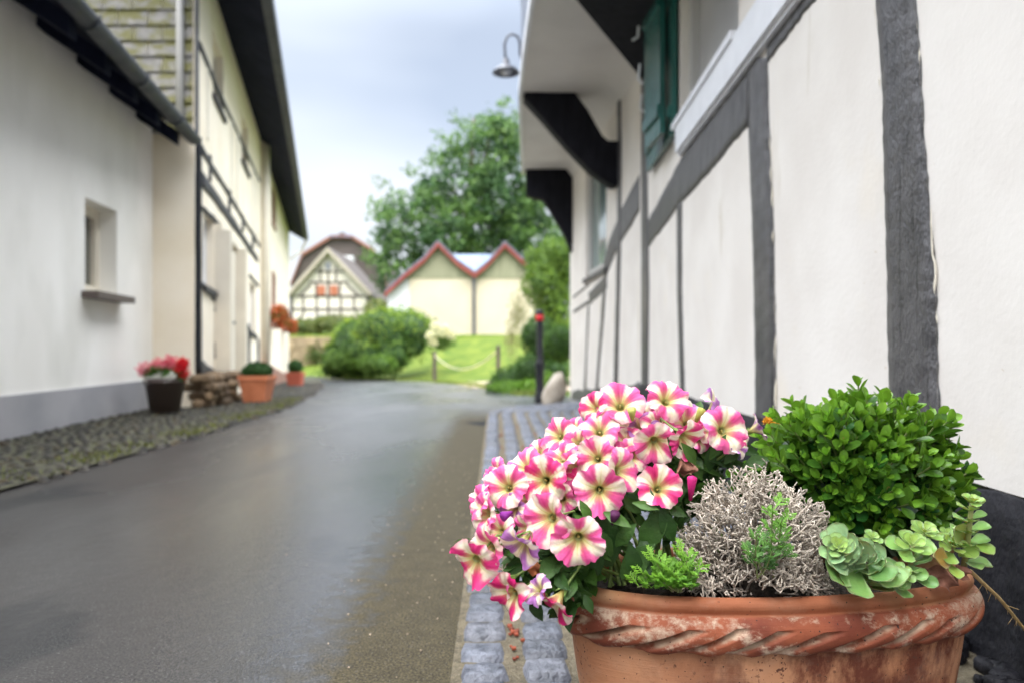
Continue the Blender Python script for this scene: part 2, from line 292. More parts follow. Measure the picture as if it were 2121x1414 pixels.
# terracotta of the big planter: rim clean orange, rope with lime bloom, body with stains
def terracotta():
    m = bpy.data.materials.new('weathered_terracotta'); m.use_nodes = True; t = m.node_tree; N = t.nodes; P = N['Principled BSDF']; K = t.links.new
    co = N.new('ShaderNodeTexCoord')
    def nz(sc, det, st=(1, 1, 1), ro=.5):
        ma = N.new('ShaderNodeMapping'); ma.inputs['Scale'].default_value = st; K(co.outputs['Object'], ma.inputs[0])
        n = N.new('ShaderNodeTexNoise'); n.inputs['Scale'].default_value = sc; n.inputs['Detail'].default_value = det; n.inputs['Roughness'].default_value = ro; K(ma.outputs[0], n.inputs['Vector']); return n.outputs[0]
    def rg(src, a, b, c=0, d=1):
        q = N.new('ShaderNodeMapRange'); q.inputs['From Min'].default_value = a; q.inputs['From Max'].default_value = b; q.inputs['To Min'].default_value = c; q.inputs['To Max'].default_value = d; K(src, q.inputs['Value']); return q.outputs[0]
    def mul(a, b):
        q = N.new('ShaderNodeMath'); q.operation = 'MULTIPLY'; K(a, q.inputs[0]); K(b, q.inputs[1]); return q.outputs[0]
    def mx(f, a, b):
        q = N.new('ShaderNodeMixRGB')
        K(f, q.inputs[0])
        for i, v in ((1, a), (2, b)):
            if isinstance(v, tuple): q.inputs[i].default_value = (*v, 1)
            else: K(v, q.inputs[i])
        return q.outputs[0]
    at = N.new('ShaderNodeAttribute'); at.attribute_name = 'Col'; sp = N.new('ShaderNodeSeparateColor'); K(at.outputs['Color'], sp.inputs[0])
    rope, body, groove = sp.outputs[0], sp.outputs[1], sp.outputs[2]
    base = mx(rg(nz(9, 5), .35, .65), (.27, .082, .034), (.36, .13, .062))
    lip = mx(rg(nz(5, 5, (1, 1, 2)), .52, .66), base, (.36, .19, .09))
    bod = mx(rg(nz(6, 4, (1, 1, .8)), .35, .62), (.56, .28, .15), (.44, .185, .09))
    stain = mul(rg(nz(7, 7, (1.2, 1.2, .6), .7), .47, .58), rg(nz(2.4, 2, (2.2, 2.2, .4)), .38, .54))
    bod = mx(stain, bod, (.15, .042, .022))
    bod = mx(mul(rg(nz(160, 2), .60, .66), rg(nz(11, 3), .45, .6)), bod, (.13, .05, .03))
    col = mx(body, lip, bod)
    rp_ = mx(rg(nz(14, 5), .4, .62), (.17, .040, .020), (.29, .080, .036))
    col = mx(rope, col, rp_)
    bl = mul(rg(nz(16, 8, (1, 1, 1.4), .72), .49, .58), rg(nz(60, 5, (1, 1, 1), .7), .36, .56))
    blm = N.new('ShaderNodeMath'); blm.operation = 'MULTIPLY_ADD'; K(rope, blm.inputs[0]); blm.inputs[1].default_value = .85; blm.inputs[2].default_value = .10; 
    col = mx(mul(bl, blm.outputs[0]), col, (.50, .37, .27))
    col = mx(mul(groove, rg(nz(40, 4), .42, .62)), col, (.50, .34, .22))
    gd = rg(groove, .50, .95); col = mx(mul(gd, rg(nz(30, 4), .25, .5, .65, 1.0)), col, (.050, .022, .012))  # shadow under each gouge's cut edge, painted dark where the groove is deepest
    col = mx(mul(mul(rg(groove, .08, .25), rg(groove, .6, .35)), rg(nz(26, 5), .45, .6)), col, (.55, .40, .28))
    col = mx(rg(nz(230, 1), .72, .76), col, (.04, .02, .015))
    K(col, P.inputs['Base Color']); P.inputs['Roughness'].default_value = .72; P.inputs['Specular IOR Level'].default_value = .35
    b = N.new('ShaderNodeBump'); b.inputs['Strength'].default_value = .5; b.inputs['Distance'].default_value = .0015; K(nz(55, 8, (.25, .25, 9), .7), b.inputs['Height'])
    b2 = N.new('ShaderNodeBump'); b2.inputs['Strength'].default_value = .55; b2.inputs['Distance'].default_value = .003; K(nz(60, 7), b2.inputs['Height']); K(b.outputs[0], b2.inputs['Normal']); K(b2.outputs[0], P.inputs['Normal'])
    return m
M['terracotta'] = terracotta()

# ------------------------------------------------------------------ ground
def sstep(a, b, x): t = np.clip((x - a) / (b - a), 0, 1); return t * t * (3 - 2 * t)
def G0(y): return -.0245 * (np.clip(y, 8, 28) - 8)
BX = np.array([8., 1.0, .3, -.7, -2.4, -4.3, -7.9, -30]); BY = np.array([9.6, 10.0, 10.4, 16., 22., 25., 30.5, 40.])   # far-right edge of the road
def bdist(x, y):
    x = np.asarray(x, float); y = np.asarray(y, float); best = np.full(x.shape, 1e9); sg = np.ones(x.shape)
    for i in range(len(BX) - 1):
        ax, ay, dx, dy = BX[i], BY[i], BX[i + 1] - BX[i], BY[i + 1] - BY[i]; t = np.clip(((x - ax) * dx + (y - ay) * dy) / (dx * dx + dy * dy), 0, 1)
        ex, ey = x - ax - t * dx, y - ay - t * dy; d = np.hypot(ex, ey); s = np.sign(-(dx * ey - dy * ex)); m = d < best - 1e-6; best = np.where(m, d, best); sg = np.where(m, s, sg)
    return best * sg
def G(x, y):
    d = bdist(x, y); h = G0(y) - .04
    h = h + np.where(d > 0, .07 * np.clip(d / .4, 0, 1) + 1.62 * sstep(.3, 7.5, d), 0)
    h = np.maximum(h, np.where(np.asarray(y) > 34.6, 1.30 + .055 * (np.asarray(y) - 36).clip(0, 60), -9))
    return h
def sheet(xs, ys, hf, name, mt, **kw):
    X, Y = np.meshgrid(xs, ys); Z = hf(X, Y); n = len(xs)
    f = [(j * n + i, j * n + i + 1, (j + 1) * n + i + 1, (j + 1) * n + i) for j in range(len(ys) - 1) for i in range(n - 1)]
    mb = MB().add(np.stack([X, Y, Z], -1).reshape(-1, 3), f); o = mb.build(name, mt, smooth=True); return o
tag(sheet(np.concatenate([np.linspace(-150, -31, 14), np.arange(-30, 12, .4), np.linspace(12, 150, 16)]), np.concatenate([np.arange(-30, 8, 4.), np.arange(8, 40, .35), np.linspace(40, 260, 30)]), lambda x, y: G(x, y), 'ground', M['grass']), kind='structure')
tag(sheet(np.arange(-24, 13, .5), np.arange(-12, 42, .5), lambda x, y: G0(y) + 0 * x, 'road', M['road']), kind='structure')

# ---- setts and cobbles
def kx(y): return -.075 - .0215 * y            # left edge of the right-hand sett rows
RE_Y = np.array([-4, 3.1, 5, 6.2, 7.8, 12.6, 16, 26, 30]); RE_X = np.array([-2.1, -2.12, -2.13, -2.22, -2.3, -3.35, -4.15, -6.7, -8])   # left edge of the road
def bend(y): return np.where(y > 6.6, (y - 6.6) ** 2 * .42, 0)
g = 7
u = np.linspace(-1, 1, g); U, Vv = np.meshgrid(u, u); prof = (1 - np.abs(U) ** 7) * (1 - np.abs(Vv) ** 7); ring = (np.maximum(abs(U), abs(Vv)) > .99)
TSf = [(j * g + i, j * g + i + 1, (j + 1) * g + i + 1, (j + 1) * g + i) for j in range(g - 1) for i in range(g - 1)]
def stones(cells, name, mt, cols, topj=.004, base=0., hgt=.022, kind='structure', smooth=True):
    """cells: list of (cx,cy,lx,ly,rot)"""
    mb = MB(); vs = []; cs = []
    for (cx, cy, lx, ly, ro) in cells:
        shx, shy = rng.uniform(-.12, .12, 2); r1 = rng.uniform(-.12, .12, 4)
        sq = 1 - .10 * (U ** 2 * Vv ** 2) - .03 * rng.random((g, g))
        x = U * sq * lx / 2 * (1 + r1[0] * Vv * .5) + shx * Vv * lx * .15; y = Vv * sq * ly / 2 * (1 + r1[1] * U * .5) + shy * U * ly * .15
        z = base + (hgt + rng.uniform(-topj, topj)) * np.clip(prof, 0, 1) ** .35 + rng.normal(0, .0009, (g, g)) * (prof > 0) + (r1[2] * U + r1[3] * Vv) * .03 * lx * (prof > 0) - .012 * ring
        c, s_ = math.cos(ro), math.sin(ro); X = cx + c * x - s_ * y; Y = cy + s_ * x + c * y
        mb.add(np.stack([X, Y, z + G0(Y)], -1).reshape(-1, 3), TSf, cols())
    return tag(mb.build(name, mt, smooth=smooth), kind=kind)
def scol():
    v = rng.uniform(.7, 1.25); w = rng.uniform(-.06, .06); return (v * (1 - w), v, v * (1 + w * 1.2))
cells = []
xoff = 0
for row in range(11):
    wrow = .104 if row < 2 else .098
    y = .35 + rng.uniform(0, .1)
    while y < 9.6:
        ly = rng.uniform(.078, .115) if row < 2 else rng.uniform(.08, .13)
        x0 = kx(y) + xoff + .052 + bend(y) * 1.0
        wallx = (.87 + .026 * y) if y < 5.93 else 1.395 - .0625 * y
        lim = 8.75 if row < 2 else 8.6
        if y < lim and x0 < (wallx - .13 if y < 2.6 else wallx + .05): cells.append((x0 + rng.normal(0, .003), y + ly / 2, wrow * rng.uniform(.98, 1.06), ly - rng.uniform(.0, .008), rng.normal(.02, .03) - bend(y) * .3))
        y += ly
    xoff += .118 if row < 2 else .104
stones(cells, 'pavement', M['sett'], scol)
def gr_h(x, y): return G0(y) + .009 + .002 * np.sin(x * 60) * np.sin(y * 47)
ys = np.arange(-2, 8.9, .05)
def strip_sheet(ys, fx0, fx1, nx, hf, name, mt):
    t = np.linspace(0, 1, nx); X = np.array([fx0(y) + (fx1(y) - fx0(y)) * t for y in ys]); Y = np.repeat(ys[:, None], nx, 1); Z = hf(X, Y)
    f = [(j * nx + i, j * nx + i + 1, (j + 1) * nx + i + 1, (j + 1) * nx + i) for j in range(len(ys) - 1) for i in range(nx - 1)]
    return tag(MB().add(np.stack([X, Y, Z], -1).reshape(-1, 3), f).build(name, mt, smooth=True), kind='structure')
strip_sheet(ys, lambda y: kx(y) - .004 + bend(y), lambda y: 1.6, 60, gr_h, 'pavement_bed', M['grout'])
# left cobbled pavement
def wallL(y): return (-2.625 - .13 * y) if y < 7.5 else (-1.32 - .248 * y)
cells = []; y = .6
while y < 20:
    ly = rng.uniform(.05, .08) * (1 if y < 9 else 1.6); x = wallL(y) + .03 - rng.uniform(0, .08); xe = np.interp(y, RE_Y, RE_X) + rng.uniform(-.03, .05)
    while x < xe:
        lx = rng.uniform(.05, .10) * (1 if y < 9 else 1.6); cells.append((x + lx / 2, y + ly / 2 + rng.normal(0, .018), lx * .98, ly * .98, rng.normal(0, .30))); x += lx
    y += ly
def lcol():
    v = rng.uniform(.55, 1.5); m_ = rng.random() < .2; return (v, v * 1.0, v * .96) if not m_ else (v * 1.3, v * 1.1, v * .75)
g = 4
u = np.linspace(-1, 1, g); U, Vv = np.meshgrid(u, u); prof = (1 - np.abs(U) ** 4) * (1 - np.abs(Vv) ** 4); ring = (np.maximum(abs(U), abs(Vv)) > .99)
TSf = [(j * g + i, j * g + i + 1, (j + 1) * g + i + 1, (j + 1) * g + i) for j in range(g - 1) for i in range(g - 1)]
stones(cells, 'left_pavement', M['sett_left'], lcol, .004, .0, .021)
strip_sheet(np.arange(-3, 28, .2), lambda y: wallL(y) - .3, lambda y: float(np.interp(y, RE_Y, RE_X)) + .03, 12, lambda x, y: G0(y) + .012, 'left_pavement_bed', M['grout_dark'])
# gravel drive in front of the lawn
DP = [(-.95, 15.6), (.35, 11.2), (1.6, 11.5), (1.8, 13.5), (.3, 17.5), (-1.7, 20.3)]
mb = MB(); gx = np.arange(-3, 3, .15); gy = np.arange(11, 21, .15)
def inpoly(x, y, P_):
    c = False; n = len(P_)
    for i in range(n):
        x1, y1 = P_[i]; x2, y2 = P_[i - 1]
        if (y1 > y) != (y2 > y) and x < (x2 - x1) * (y - y1) / (y2 - y1) + x1: c = not c
    return c
vid = {}; vv = []; ff = []
def gv(i, j):
    if (i, j) not in vid: vid[(i, j)] = len(vv); vv.append((gx[i], gy[j], max(float(G(gx[i], gy[j])), float(G0(gy[j]))) + .012))
    return vid[(i, j)]
for i in range(len(gx) - 1):
    for j in range(len(gy) - 1):
        if inpoly(gx[i] + .07, gy[j] + .07, DP): ff.append((gv(i, j), gv(i + 1, j), gv(i + 1, j + 1), gv(i, j + 1)))
tag(MB().add(vv, ff).build('gravel_drive', M['gravel'], smooth=True), kind='structure')

# ------------------------------------------------------------------ foliage helpers
def rotmats(n, axis=None, spread=3.2):
    """random rotation matrices (n,3,3); columns x (length), y (width), z (normal)"""
    a = rng.normal(size=(n, 3)); a /= np.linalg.norm(a, axis=1)[:, None]; b = rng.normal(size=(n, 3)); c = np.cross(a, b); c /= np.linalg.norm(c, axis=1)[:, None]; d = np.cross(c, a)
    return np.stack([a, d, c], -1)
def frames(dirs, nrm):
    a = dirs / (np.linalg.norm(dirs, axis=1)[:, None] + 1e-9); d = np.cross(nrm, a); d /= np.linalg.norm(d, axis=1)[:, None] + 1e-9; c = np.cross(a, d); return np.stack([a, d, c], -1)
# a small flat leaf, four-sided pointed
LQ = np.array([[0, 0, 0], [.4, .33, .05], [1, 0, -.05], [.4, -.33, .05]]); LQf = [(0, 1, 2), (0, 2, 3)]
def leafcloud(name, parent, n, sampler, size, c1, c2, mt=None, flat=0.0):
    P_ = sampler(n); n = len(P_); Mx = rotmats(n)
    sz = size * rng.uniform(.6, 1.3, n); Mx = Mx * sz[:, None, None]
    t = rng.random((n, 1)); cl_ = np.array(c1) * (1 - t) + np.array(c2) * t
    mb = MB().inst(LQ, LQf, Mx, P_, cl_); return mb.build(name, mt or M['far_leaf'], parent, recalc=False)
def blob_sampler(blobs, shell=.55, bumps=.12):
    """blobs: list of (centre, radii); points concentrated toward the surface, lumpy"""
    vol = np.array([np.prod(b[1]) ** .75 for b in blobs]); pr = vol / vol.sum()
    def f(n):
        k = rng.choice(len(blobs), n, p=pr); d = rng.normal(size=(n, 3)); d /= np.linalg.norm(d, axis=1)[:, None]
        r = shell + (1 - shell) * rng.random(n) ** .7
        r = r * (1 + bumps * np.sin(d[:, 0] * 7 + k) * np.sin(d[:, 2] * 6 + k * 2) + bumps * .5 * np.sin(d[:, 1] * 13 + k))
        c = np.array([blobs[i][0] for i in k]); q = np.array([blobs[i][1] for i in k]); return c + d * r[:, None] * q
    return f
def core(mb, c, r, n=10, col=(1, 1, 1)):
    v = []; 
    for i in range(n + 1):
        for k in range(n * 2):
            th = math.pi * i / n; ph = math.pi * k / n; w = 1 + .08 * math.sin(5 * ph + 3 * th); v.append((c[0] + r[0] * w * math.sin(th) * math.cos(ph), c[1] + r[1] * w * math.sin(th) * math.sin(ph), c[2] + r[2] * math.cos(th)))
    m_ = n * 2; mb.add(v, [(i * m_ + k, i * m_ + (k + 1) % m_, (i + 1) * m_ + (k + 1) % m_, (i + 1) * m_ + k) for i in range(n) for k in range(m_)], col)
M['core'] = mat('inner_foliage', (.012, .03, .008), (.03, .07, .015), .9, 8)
def clumps(blobs, nc, per, rc, shell):
    cs = blob_sampler(blobs, shell, .12)(nc)
    def f(n):
        k = rng.integers(0, nc, n); return cs[k] + rng.normal(size=(n, 3)) * np.array([rc, rc, rc * .7])
    return f
def shrub(name, base, blobs, n, size, c1, c2, label, cat, mt=None, corek=.72, trunk=False, group=None, shell=.6, bumps=.12):
    t = thing(name, base, label, cat, group)
    leafcloud('foliage', t, n, blob_sampler(blobs, shell, bumps), size, c1, c2, mt)
    if corek:
        mb = MB()
        for c, r in blobs: core(mb, c, [q * corek for q in r])
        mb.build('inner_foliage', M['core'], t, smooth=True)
    return t

# ------------------------------------------------------------------ timber-framed house on the right
PA = Plane(.87, .026, -1); PB = Plane(1.395, -.0625, -1)
YC, YE = 5.93, 9.95
hr = thing('timber_framed_house', (1.4, 5, 0), 'white house with dark grey timber framing and jettied upper floor, right of the lane', 'house')
def wall_grid(pl, y0, y1, h0, h1, ops, depth, mb, jit=0):
    """front face with openings (ya,yb,ha,hb) and reveals going in by depth"""
    ycut = sorted(set([y0, y1] + [o[0] for o in ops] + [o[1] for o in ops])); hcut = sorted(set([h0, h1] + [o[2] for o in ops] + [o[3] for o in ops]))
    inn = -pl.n * depth
    for a, b in zip(ycut, ycut[1:]):
        for c, d in zip(hcut, hcut[1:]):
            if any(a >= o[0] - 1e-6 and b <= o[1] + 1e-6 and c >= o[2] - 1e-6 and d <= o[3] + 1e-6 for o in ops): continue
            mb.add([pl.at(a, c), pl.at(b, c), pl.at(b, d), pl.at(a, d)], [(0, 1, 2, 3)])
    for (a, b, c, d) in ops:
        q = [pl.at(a, c), pl.at(b, c), pl.at(b, d), pl.at(a, d)]
        for i in range(4): p1, p2 = q[i], q[(i + 1) % 4]; mb.add([p1, p2, p2 + inn, p1 + inn], [(0, 1, 2, 3)])
SOF = EYE + 2.35
W1 = (PA.Y(1530), PA.Y(1411), EYE + 1.32, EYE + 2.12)
W2 = (PB.Y(1256), PB.Y(1213), EYE + .82, EYE + 2.06)
mb = MB()
wall_grid(PA, -3, YC, .32, SOF, [W1], .10, mb)
wall_grid(PB, YC, YE, -.06, SOF, [W2], .10, mb)
# far end, back and inner blocking walls
e = PB.at(YE, -.06); e2 = PB.at(YE, SOF)
mb.add([e, e + (5, .3, 0), e2 + (5, .3, 0), e2], [(0, 1, 2, 3)])
mb.add([(6, -3, -.1), (6, 10.3, -.1), (6, 10.3, 4.8), (6, -3, 4.8)], [(0, 1, 2, 3)]); mb.add([PA.at(-3, 0), (6, -3, 0), (6, -3, 4.8), PA.at(-3, 4.8)], [(0, 1, 2, 3)])
mb.build('wall', M['plaster'], hr, recalc=False)
# plinth, with an irregular painted edge
n = 260; ysn = np.linspace(-1.5, YC, n); top = .322 + snoise(n, 90, .006, 1) + snoise(n, 18, .008, 2)
v = []; 
for i, yy in enumerate(ysn):
    o_ = PA.n; p = PA.at(yy, 0); b_ = .018 + .004 * math.sin(yy * 31)
    v += [PA.at(yy, top[i]) + o_ * .001, PA.at(yy, top[i] - .004) + o_ * .008, PA.at(yy, top[i] - .10) + o_ * b_, PA.at(yy, .12) + o_ * (b_ + .008), PA.at(yy, .04) + o_ * (.035 + .015 * math.sin(yy * 17)), PA.at(yy, -.06) + o_ * .07]
MB().add(v, [(i * 6 + k, i * 6 + k + 1, (i + 1) * 6 + k + 1, (i + 1) * 6 + k) for i in range(n - 1) for k in range(5)]).build('plinth', M['plinth_black'], hr, smooth=True)
mb = MB(); n = 60; ysn = np.linspace(YC, YE - .25, n); v = []
for yy in ysn:
    h = .30 - .25 * ((yy - YC) / (YE - YC)) + .01 * math.sin(yy * 9); v += [PB.at(yy, h) + PB.n * .002, PB.at(yy, h - .02) + PB.n * .01, PB.at(yy, -.08) + PB.n * .03]
mb.add(v, [(i * 3 + k, i * 3 + k + 1, (i + 1) * 3 + k + 1, (i + 1) * 3 + k) for i in range(n - 1) for k in range(2)]).build('plinth', M['timber'], hr, smooth=True)

def timber(pl, left, right, name, mt, parent, proud=.008, seed=1, jit=.0035, n=130):
    """a timber between two edge polylines given in photo pixels projected onto the real wall plane"""
    def res(P_):
        A = np.array([pl.p(*q) for q in P_]); d = np.r_[0, np.cumsum(np.linalg.norm(np.diff(A, axis=0), axis=1))]; t = np.linspace(0, d[-1], n)
        return np.stack([np.interp(t, d, A[:, k]) for k in range(3)], -1)
    Lf, Rt = res(left), res(right); ac = Rt - Lf; wd = np.linalg.norm(ac, axis=1)[:, None] + 1e-9; ac = ac / wd
    Lf = Lf + ac * (snoise(n, 60, jit * .8, seed) + snoise(n, 22, jit, seed + 5) + snoise(n, 7, jit * 1.3, seed + 7))[:, None]; Rt = Rt + ac * (snoise(n, 60, jit * .8, seed + 3) + snoise(n, 22, jit, seed + 6) + snoise(n, 7, jit * 1.3, seed + 9))[:, None]
    v = []
    ms = np.linspace(0, 1, 7)
    for i in range(n):
        v.append(Lf[i] - pl.n * .01)
        for q in ms: v.append(Lf[i] * (1 - q) + Rt[i] * q + pl.n * (proud * (1 - abs(2 * q - 1) ** 8 * .4) + (.0012 * math.sin(i * .9 + q * 9 + seed) if 0 < q < 1 else 0)))
        v.append(Rt[i] - pl.n * .01)
    k_ = len(ms) + 2
    f = [(i * k_ + k, i * k_ + k + 1, (i + 1) * k_ + k + 1, (i + 1) * k_ + k) for i in range(n - 1) for k in range(k_ - 1)] + [tuple(range(k_)), tuple(range((n - 1) * k_, n * k_))]
    return MB().add(v, f).build(name, mt, parent, smooth=True)
T_ = M['timber']
timber(PA, [(1811, -90), (1822, 60), (1831, 200), (1838, 420), (1843, 700), (1847, 985)], [(1890, -90), (1901, 60), (1912, 200), (1927, 400), (1942, 620), (1945, 780), (1951, 985)], 'post', T_, hr, seed=3)
timber(PA, [(1549, 120), (1553, 270), (1562, 500), (1566, 700), (1567, 866)], [(1590, 120), (1596, 300), (1604, 500), (1607, 700), (1608, 872)], 'post', T_, hr, .010, seed=5)
timber(PA, [(1403, 425), (1404, 600), (1409, 780), (1412, 850)], [(1413, 420), (1413, 600), (1418, 780), (1421, 850)], 'post', T_, hr, seed=8)
timber(PA, [(1329, 140), (1330, 400), (1330, 600), (1330, 800)], [(1341, 140), (1342, 400), (1345, 600), (1343, 800)], 'post', T_, hr, .012, seed=9)
timber(PA, [(1344, 455), (1412, 331), (1550, 118)], [(1344, 510), (1412, 421), (1550, 262)], 'rail', T_, hr, .006, seed=12, jit=.006)
timber(PA, [(1590, 68), (1643, 0), (1790, -190), (2050, -500)], [(1592, 128), (1629, 79), (1693, 0), (1850, -190), (2120, -500)], 'rail', T_, hr, .006, seed=14, jit=.006)
timber(PB, [(1274, 60), (1279, 200), (1281, 300), (1279, 528), (1272, 795)], [(1282, 60), (1286, 200), (1288, 300), (1286, 528), (1280, 795)], 'post', T_, hr, .012, seed=21)
timber(PB, [(1252, 560), (1246, 650), (1240, 726), (1234, 808)], [(1258, 560), (1252, 650), (1245, 726), (1239, 806)], 'post', T_, hr, seed=22)
timber(PB, [(1218, 634), (1214, 726), (1209, 818)], [(1221, 630), (1216.5, 726), (1213, 817)], 'post', T_, hr, seed=23)
timber(PB, [(1325, 362), (1287, 435), (1262, 500), (1250, 545)], [(1325, 437), (1291, 495), (1278, 517), (1256, 572)], 'brace', T_, hr, .006, seed=24)
timber(PB, [(1220, 607), (1250, 575), (1257, 567)], [(1221, 632), (1250, 604), (1257, 597)], 'rail', T_, hr, .006, seed=25, n=20)
timber(PB, [(1325, 788), (1312, 797), (1285, 802), (1272, 804)], [(1328, 815), (1315, 815), (1285, 814), (1272, 813)], 'brace', T_, hr, .006, seed=26, n=20)
timber(PB, [(1187, 614), (1219, 588)], [(1187, 619), (1219, 593)], 'rail', T_, hr, .006, seed=27, n=10, jit=.001)
timber(PB, [(1188, 643), (1219, 622)], [(1188, 650), (1219, 629)], 'rail', T_, hr, .006, seed=28, n=10, jit=.001)

def plaster_edge(pl, pts, seed, out=.006):
    A = np.array([pl.p(*q) for q in pts]); d = np.r_[0, np.cumsum(np.linalg.norm(np.diff(A, axis=0), axis=1))]; n = 160; t = np.linspace(0, d[-1], n)
    P_ = np.stack([np.interp(t, d, A[:, k]) for k in range(3)], -1); P_[:, 1] += snoise(n, 70, .003, seed) + snoise(n, 18, .004, seed + 1); P_ += pl.n * (out + snoise(n, 40, .002, seed + 2))[:, None]
    return MB().tube(list(P_), list(np.clip(-.0010 + snoise(n, 34, .0030, seed + 3) + snoise(n, 7, .0030, seed + 4), .0001, .006)), 6).build('plaster_edge', M['cream_paint'], hr, smooth=True)
plaster_edge(PA, [(1896, -60), (1905, 60), (1915, 200), (1930, 400), (1944, 620), (1948, 780), (1953, 985)], 61)
plaster_edge(PA, [(1810, -60), (1821, 60), (1830, 200), (1836, 420), (1841, 700), (1845, 985)], 67)
plaster_edge(PA, [(1592, 130), (1598, 300), (1606, 500), (1609, 700), (1610, 868)], 71)
def window(pl, W_, depth, parent, frame_m, pane_m, fw=.07, mull=1, sill=None, sill_m=None, name='window', bars=0):
    a, b, c, d = W_; inn = -pl.n * depth; al = (pl.at(b, 0) - pl.at(a, 0)); Ln = np.linalg.norm(al); al = al / Ln; Ax = [al, pl.n, (0, 0, 1)]
    o = pl.at(a, 0) + inn
    def bx(mb, s0, s1, z0, z1, th, off=0): mb.box(o + al * (s0 + s1) / 2 + pl.n * (off) + np.array([0, 0, (z0 + z1) / 2]), (s1 - s0, th, z1 - z0), ax=Ax)
    f = MB(); bx(f, 0, fw, c, d, .05, .02); bx(f, Ln - fw, Ln, c, d, .05, .02); bx(f, fw, Ln - fw, c, c + fw, .045, .02); bx(f, fw, Ln - fw, d - fw, d, .045, .02)
    for k in range(mull): s = Ln * (k + 1) / (mull + 1); bx(f, s - fw * .35, s + fw * .35, c + fw, d - fw, .04, .018)
    for k in range(bars): z = c + (d - c) * (k + 1) / (bars + 1); bx(f, fw, Ln - fw, z - .015, z + .015, .03, .016)
    fo = f.build(name, frame_m, parent)
    p = MB(); bx(p, .01, Ln - .01, c + .01, d - .01, .01, -.005); p.build('pane', pane_m, fo)
    if sill:
        s = MB(); bx(s, -.05, Ln + .05, c - sill[0], c, depth + sill[1], (depth + sill[1]) / 2 - .02); s.build('sill', sill_m or frame_m, fo)
    return fo
window(PA, W1, .09, hr, M['grey_frame'], M['curtain'], .07, 0, (.035, .07), M['white_paint'])
window(PB, W2, .08, hr, M['grey_frame'], M['glass_green'], .08, 0, (.05, .05), M['timber'])
# white moulded board under the near window, its top slot, and the ledge
al = PA.at(1, 0) - PA.at(0, 0); al /= np.linalg.norm(al); Ax = [al, PA.n, (0, 0, 1)]
mb = MB(); mb.box(PA.at(2.9, EYE + 1.215) + PA.n * .02, (2.85, .04, .155), ax=Ax)
mb.box(PA.at(2.9, EYE + 1.128) + PA.n * .012, (2.85, .024, .02), ax=Ax)
mb.build('sill_board', M['white_paint'], hr)
mb = MB(); mb.box(PA.at(2.32, EYE + 1.30) + PA.n * .045, (.50, .05, .045), ax=Ax); mb.build('ledge', M['timber'], hr)
# shutters folded back beyond the near window
def shutter(x0, b0, x1, b1, out0, out1, parent, th=.03):
    p0 = PA.at(PA.Y(x0), 0) + PA.n * out0; p1 = PA.at(PA.Y(x1), 0) + PA.n * out1; al = p1 - p0; L_ = np.linalg.norm(al); al /= L_; nn = np.cross(al, (0, 0, 1)); nn = nn if nn @ PA.n > 0 else -nn
    c, d = EYE + b0, EYE + b1; Ax = [al, nn, (0, 0, 1)]
    mb = MB(); k = 4
    for i in range(k): mb.box(p0 + al * (L_ * (i + .5) / k) + np.array([0, 0, (c + d) / 2]), (L_ / k - .006, th, d - c), ax=Ax)
    o = mb.build('shutter', M['shutter_green'], parent)
    for z in (c + .14, d - .2): m2 = MB(); m2.box(p0 + al * (L_ * .5) + nn * (th / 2 + .009) + np.array([0, 0, z]), (L_ * .94, .018, .07), ax=Ax); m2.build('batten', M['shutter_green'], o)
    m3 = MB(); m3.tube([p1 + nn * .03 - al * .02 + np.array([0, 0, c + .42]), p1 + nn * .06 - al * .02 + np.array([0, 0, c + .45]), p1 + nn * .05 - al * .02 + np.array([0, 0, c + .55])], .008, 6); m3.build('catch', M['white_paint'], o)
    return o
shutter(1408, 1.27, 1353, 2.30, .03, .035, hr)
shutter(1402, 1.30, 1378, 2.30, .085, .12, hr)
# jettied upper floor
fx = np.array([-3, 2.5, 4.2, 5.0, 6.0, 6.9, 8.4, 10.0]); fX = np.array([.26, .20, .165, .15, .11, .085, .115, .155])[np.argsort(np.arange(8))]
v = []; f = []
mb = MB()
for i in range(len(fx)):
    wx = PA.at(fx[i], 0)[0] if fx[i] < YC else PB.at(fx[i], 0)[0]
    for q in np.linspace(0, 1, 9):      # coved into the wall
        v.append((fX[i] * (1 - q) + (wx + .0) * q, fx[i], SOF + .012 * math.sin(fx[i] * 2.3 + q * 4) * (q > 0) - (.0 if q < .8 else .12 * ((q - .8) / .2) ** 2)))
mb.add(v, [(i * 9 + k, i * 9 + k + 1, (i + 1) * 9 + k + 1, (i + 1) * 9 + k) for i in range(len(fx) - 1) for k in range(8)]); mb.build('soffit', M['soffit'], hr, smooth=True)
mb = MB()
for i in range(len(fx) - 1):
    a_, b_ = (fX[i], fx[i]), (fX[i + 1], fx[i + 1]); mb.add([(*a_, SOF), (*b_, SOF), (*b_, SOF + 2.45), (*a_, SOF + 2.45)], [(0, 1, 2, 3)])
mb.add([(fX[-1], 10.0, SOF), (6, 10.3, SOF), (6, 10.3, SOF + 2.45), (fX[-1], 10.0, SOF + 2.45)], [(0, 1, 2, 3)])
mb.build('upper_wall', M['slate'], hr, recalc=False)
mb = MB()
for i in range(len(fx) - 1):
    a_, b_ = np.array((fX[i] - .012, fx[i], SOF + .03)), np.array((fX[i + 1] - .012, fx[i + 1], SOF + .03)); al = b_ - a_; L_ = np.linalg.norm(al); al /= L_; mb.box((a_ + b_) / 2, (L_, .03, .09), ax=[al, np.cross((0, 0, 1), al), (0, 0, 1)])
mb.build('fascia', M['white_paint'], hr)
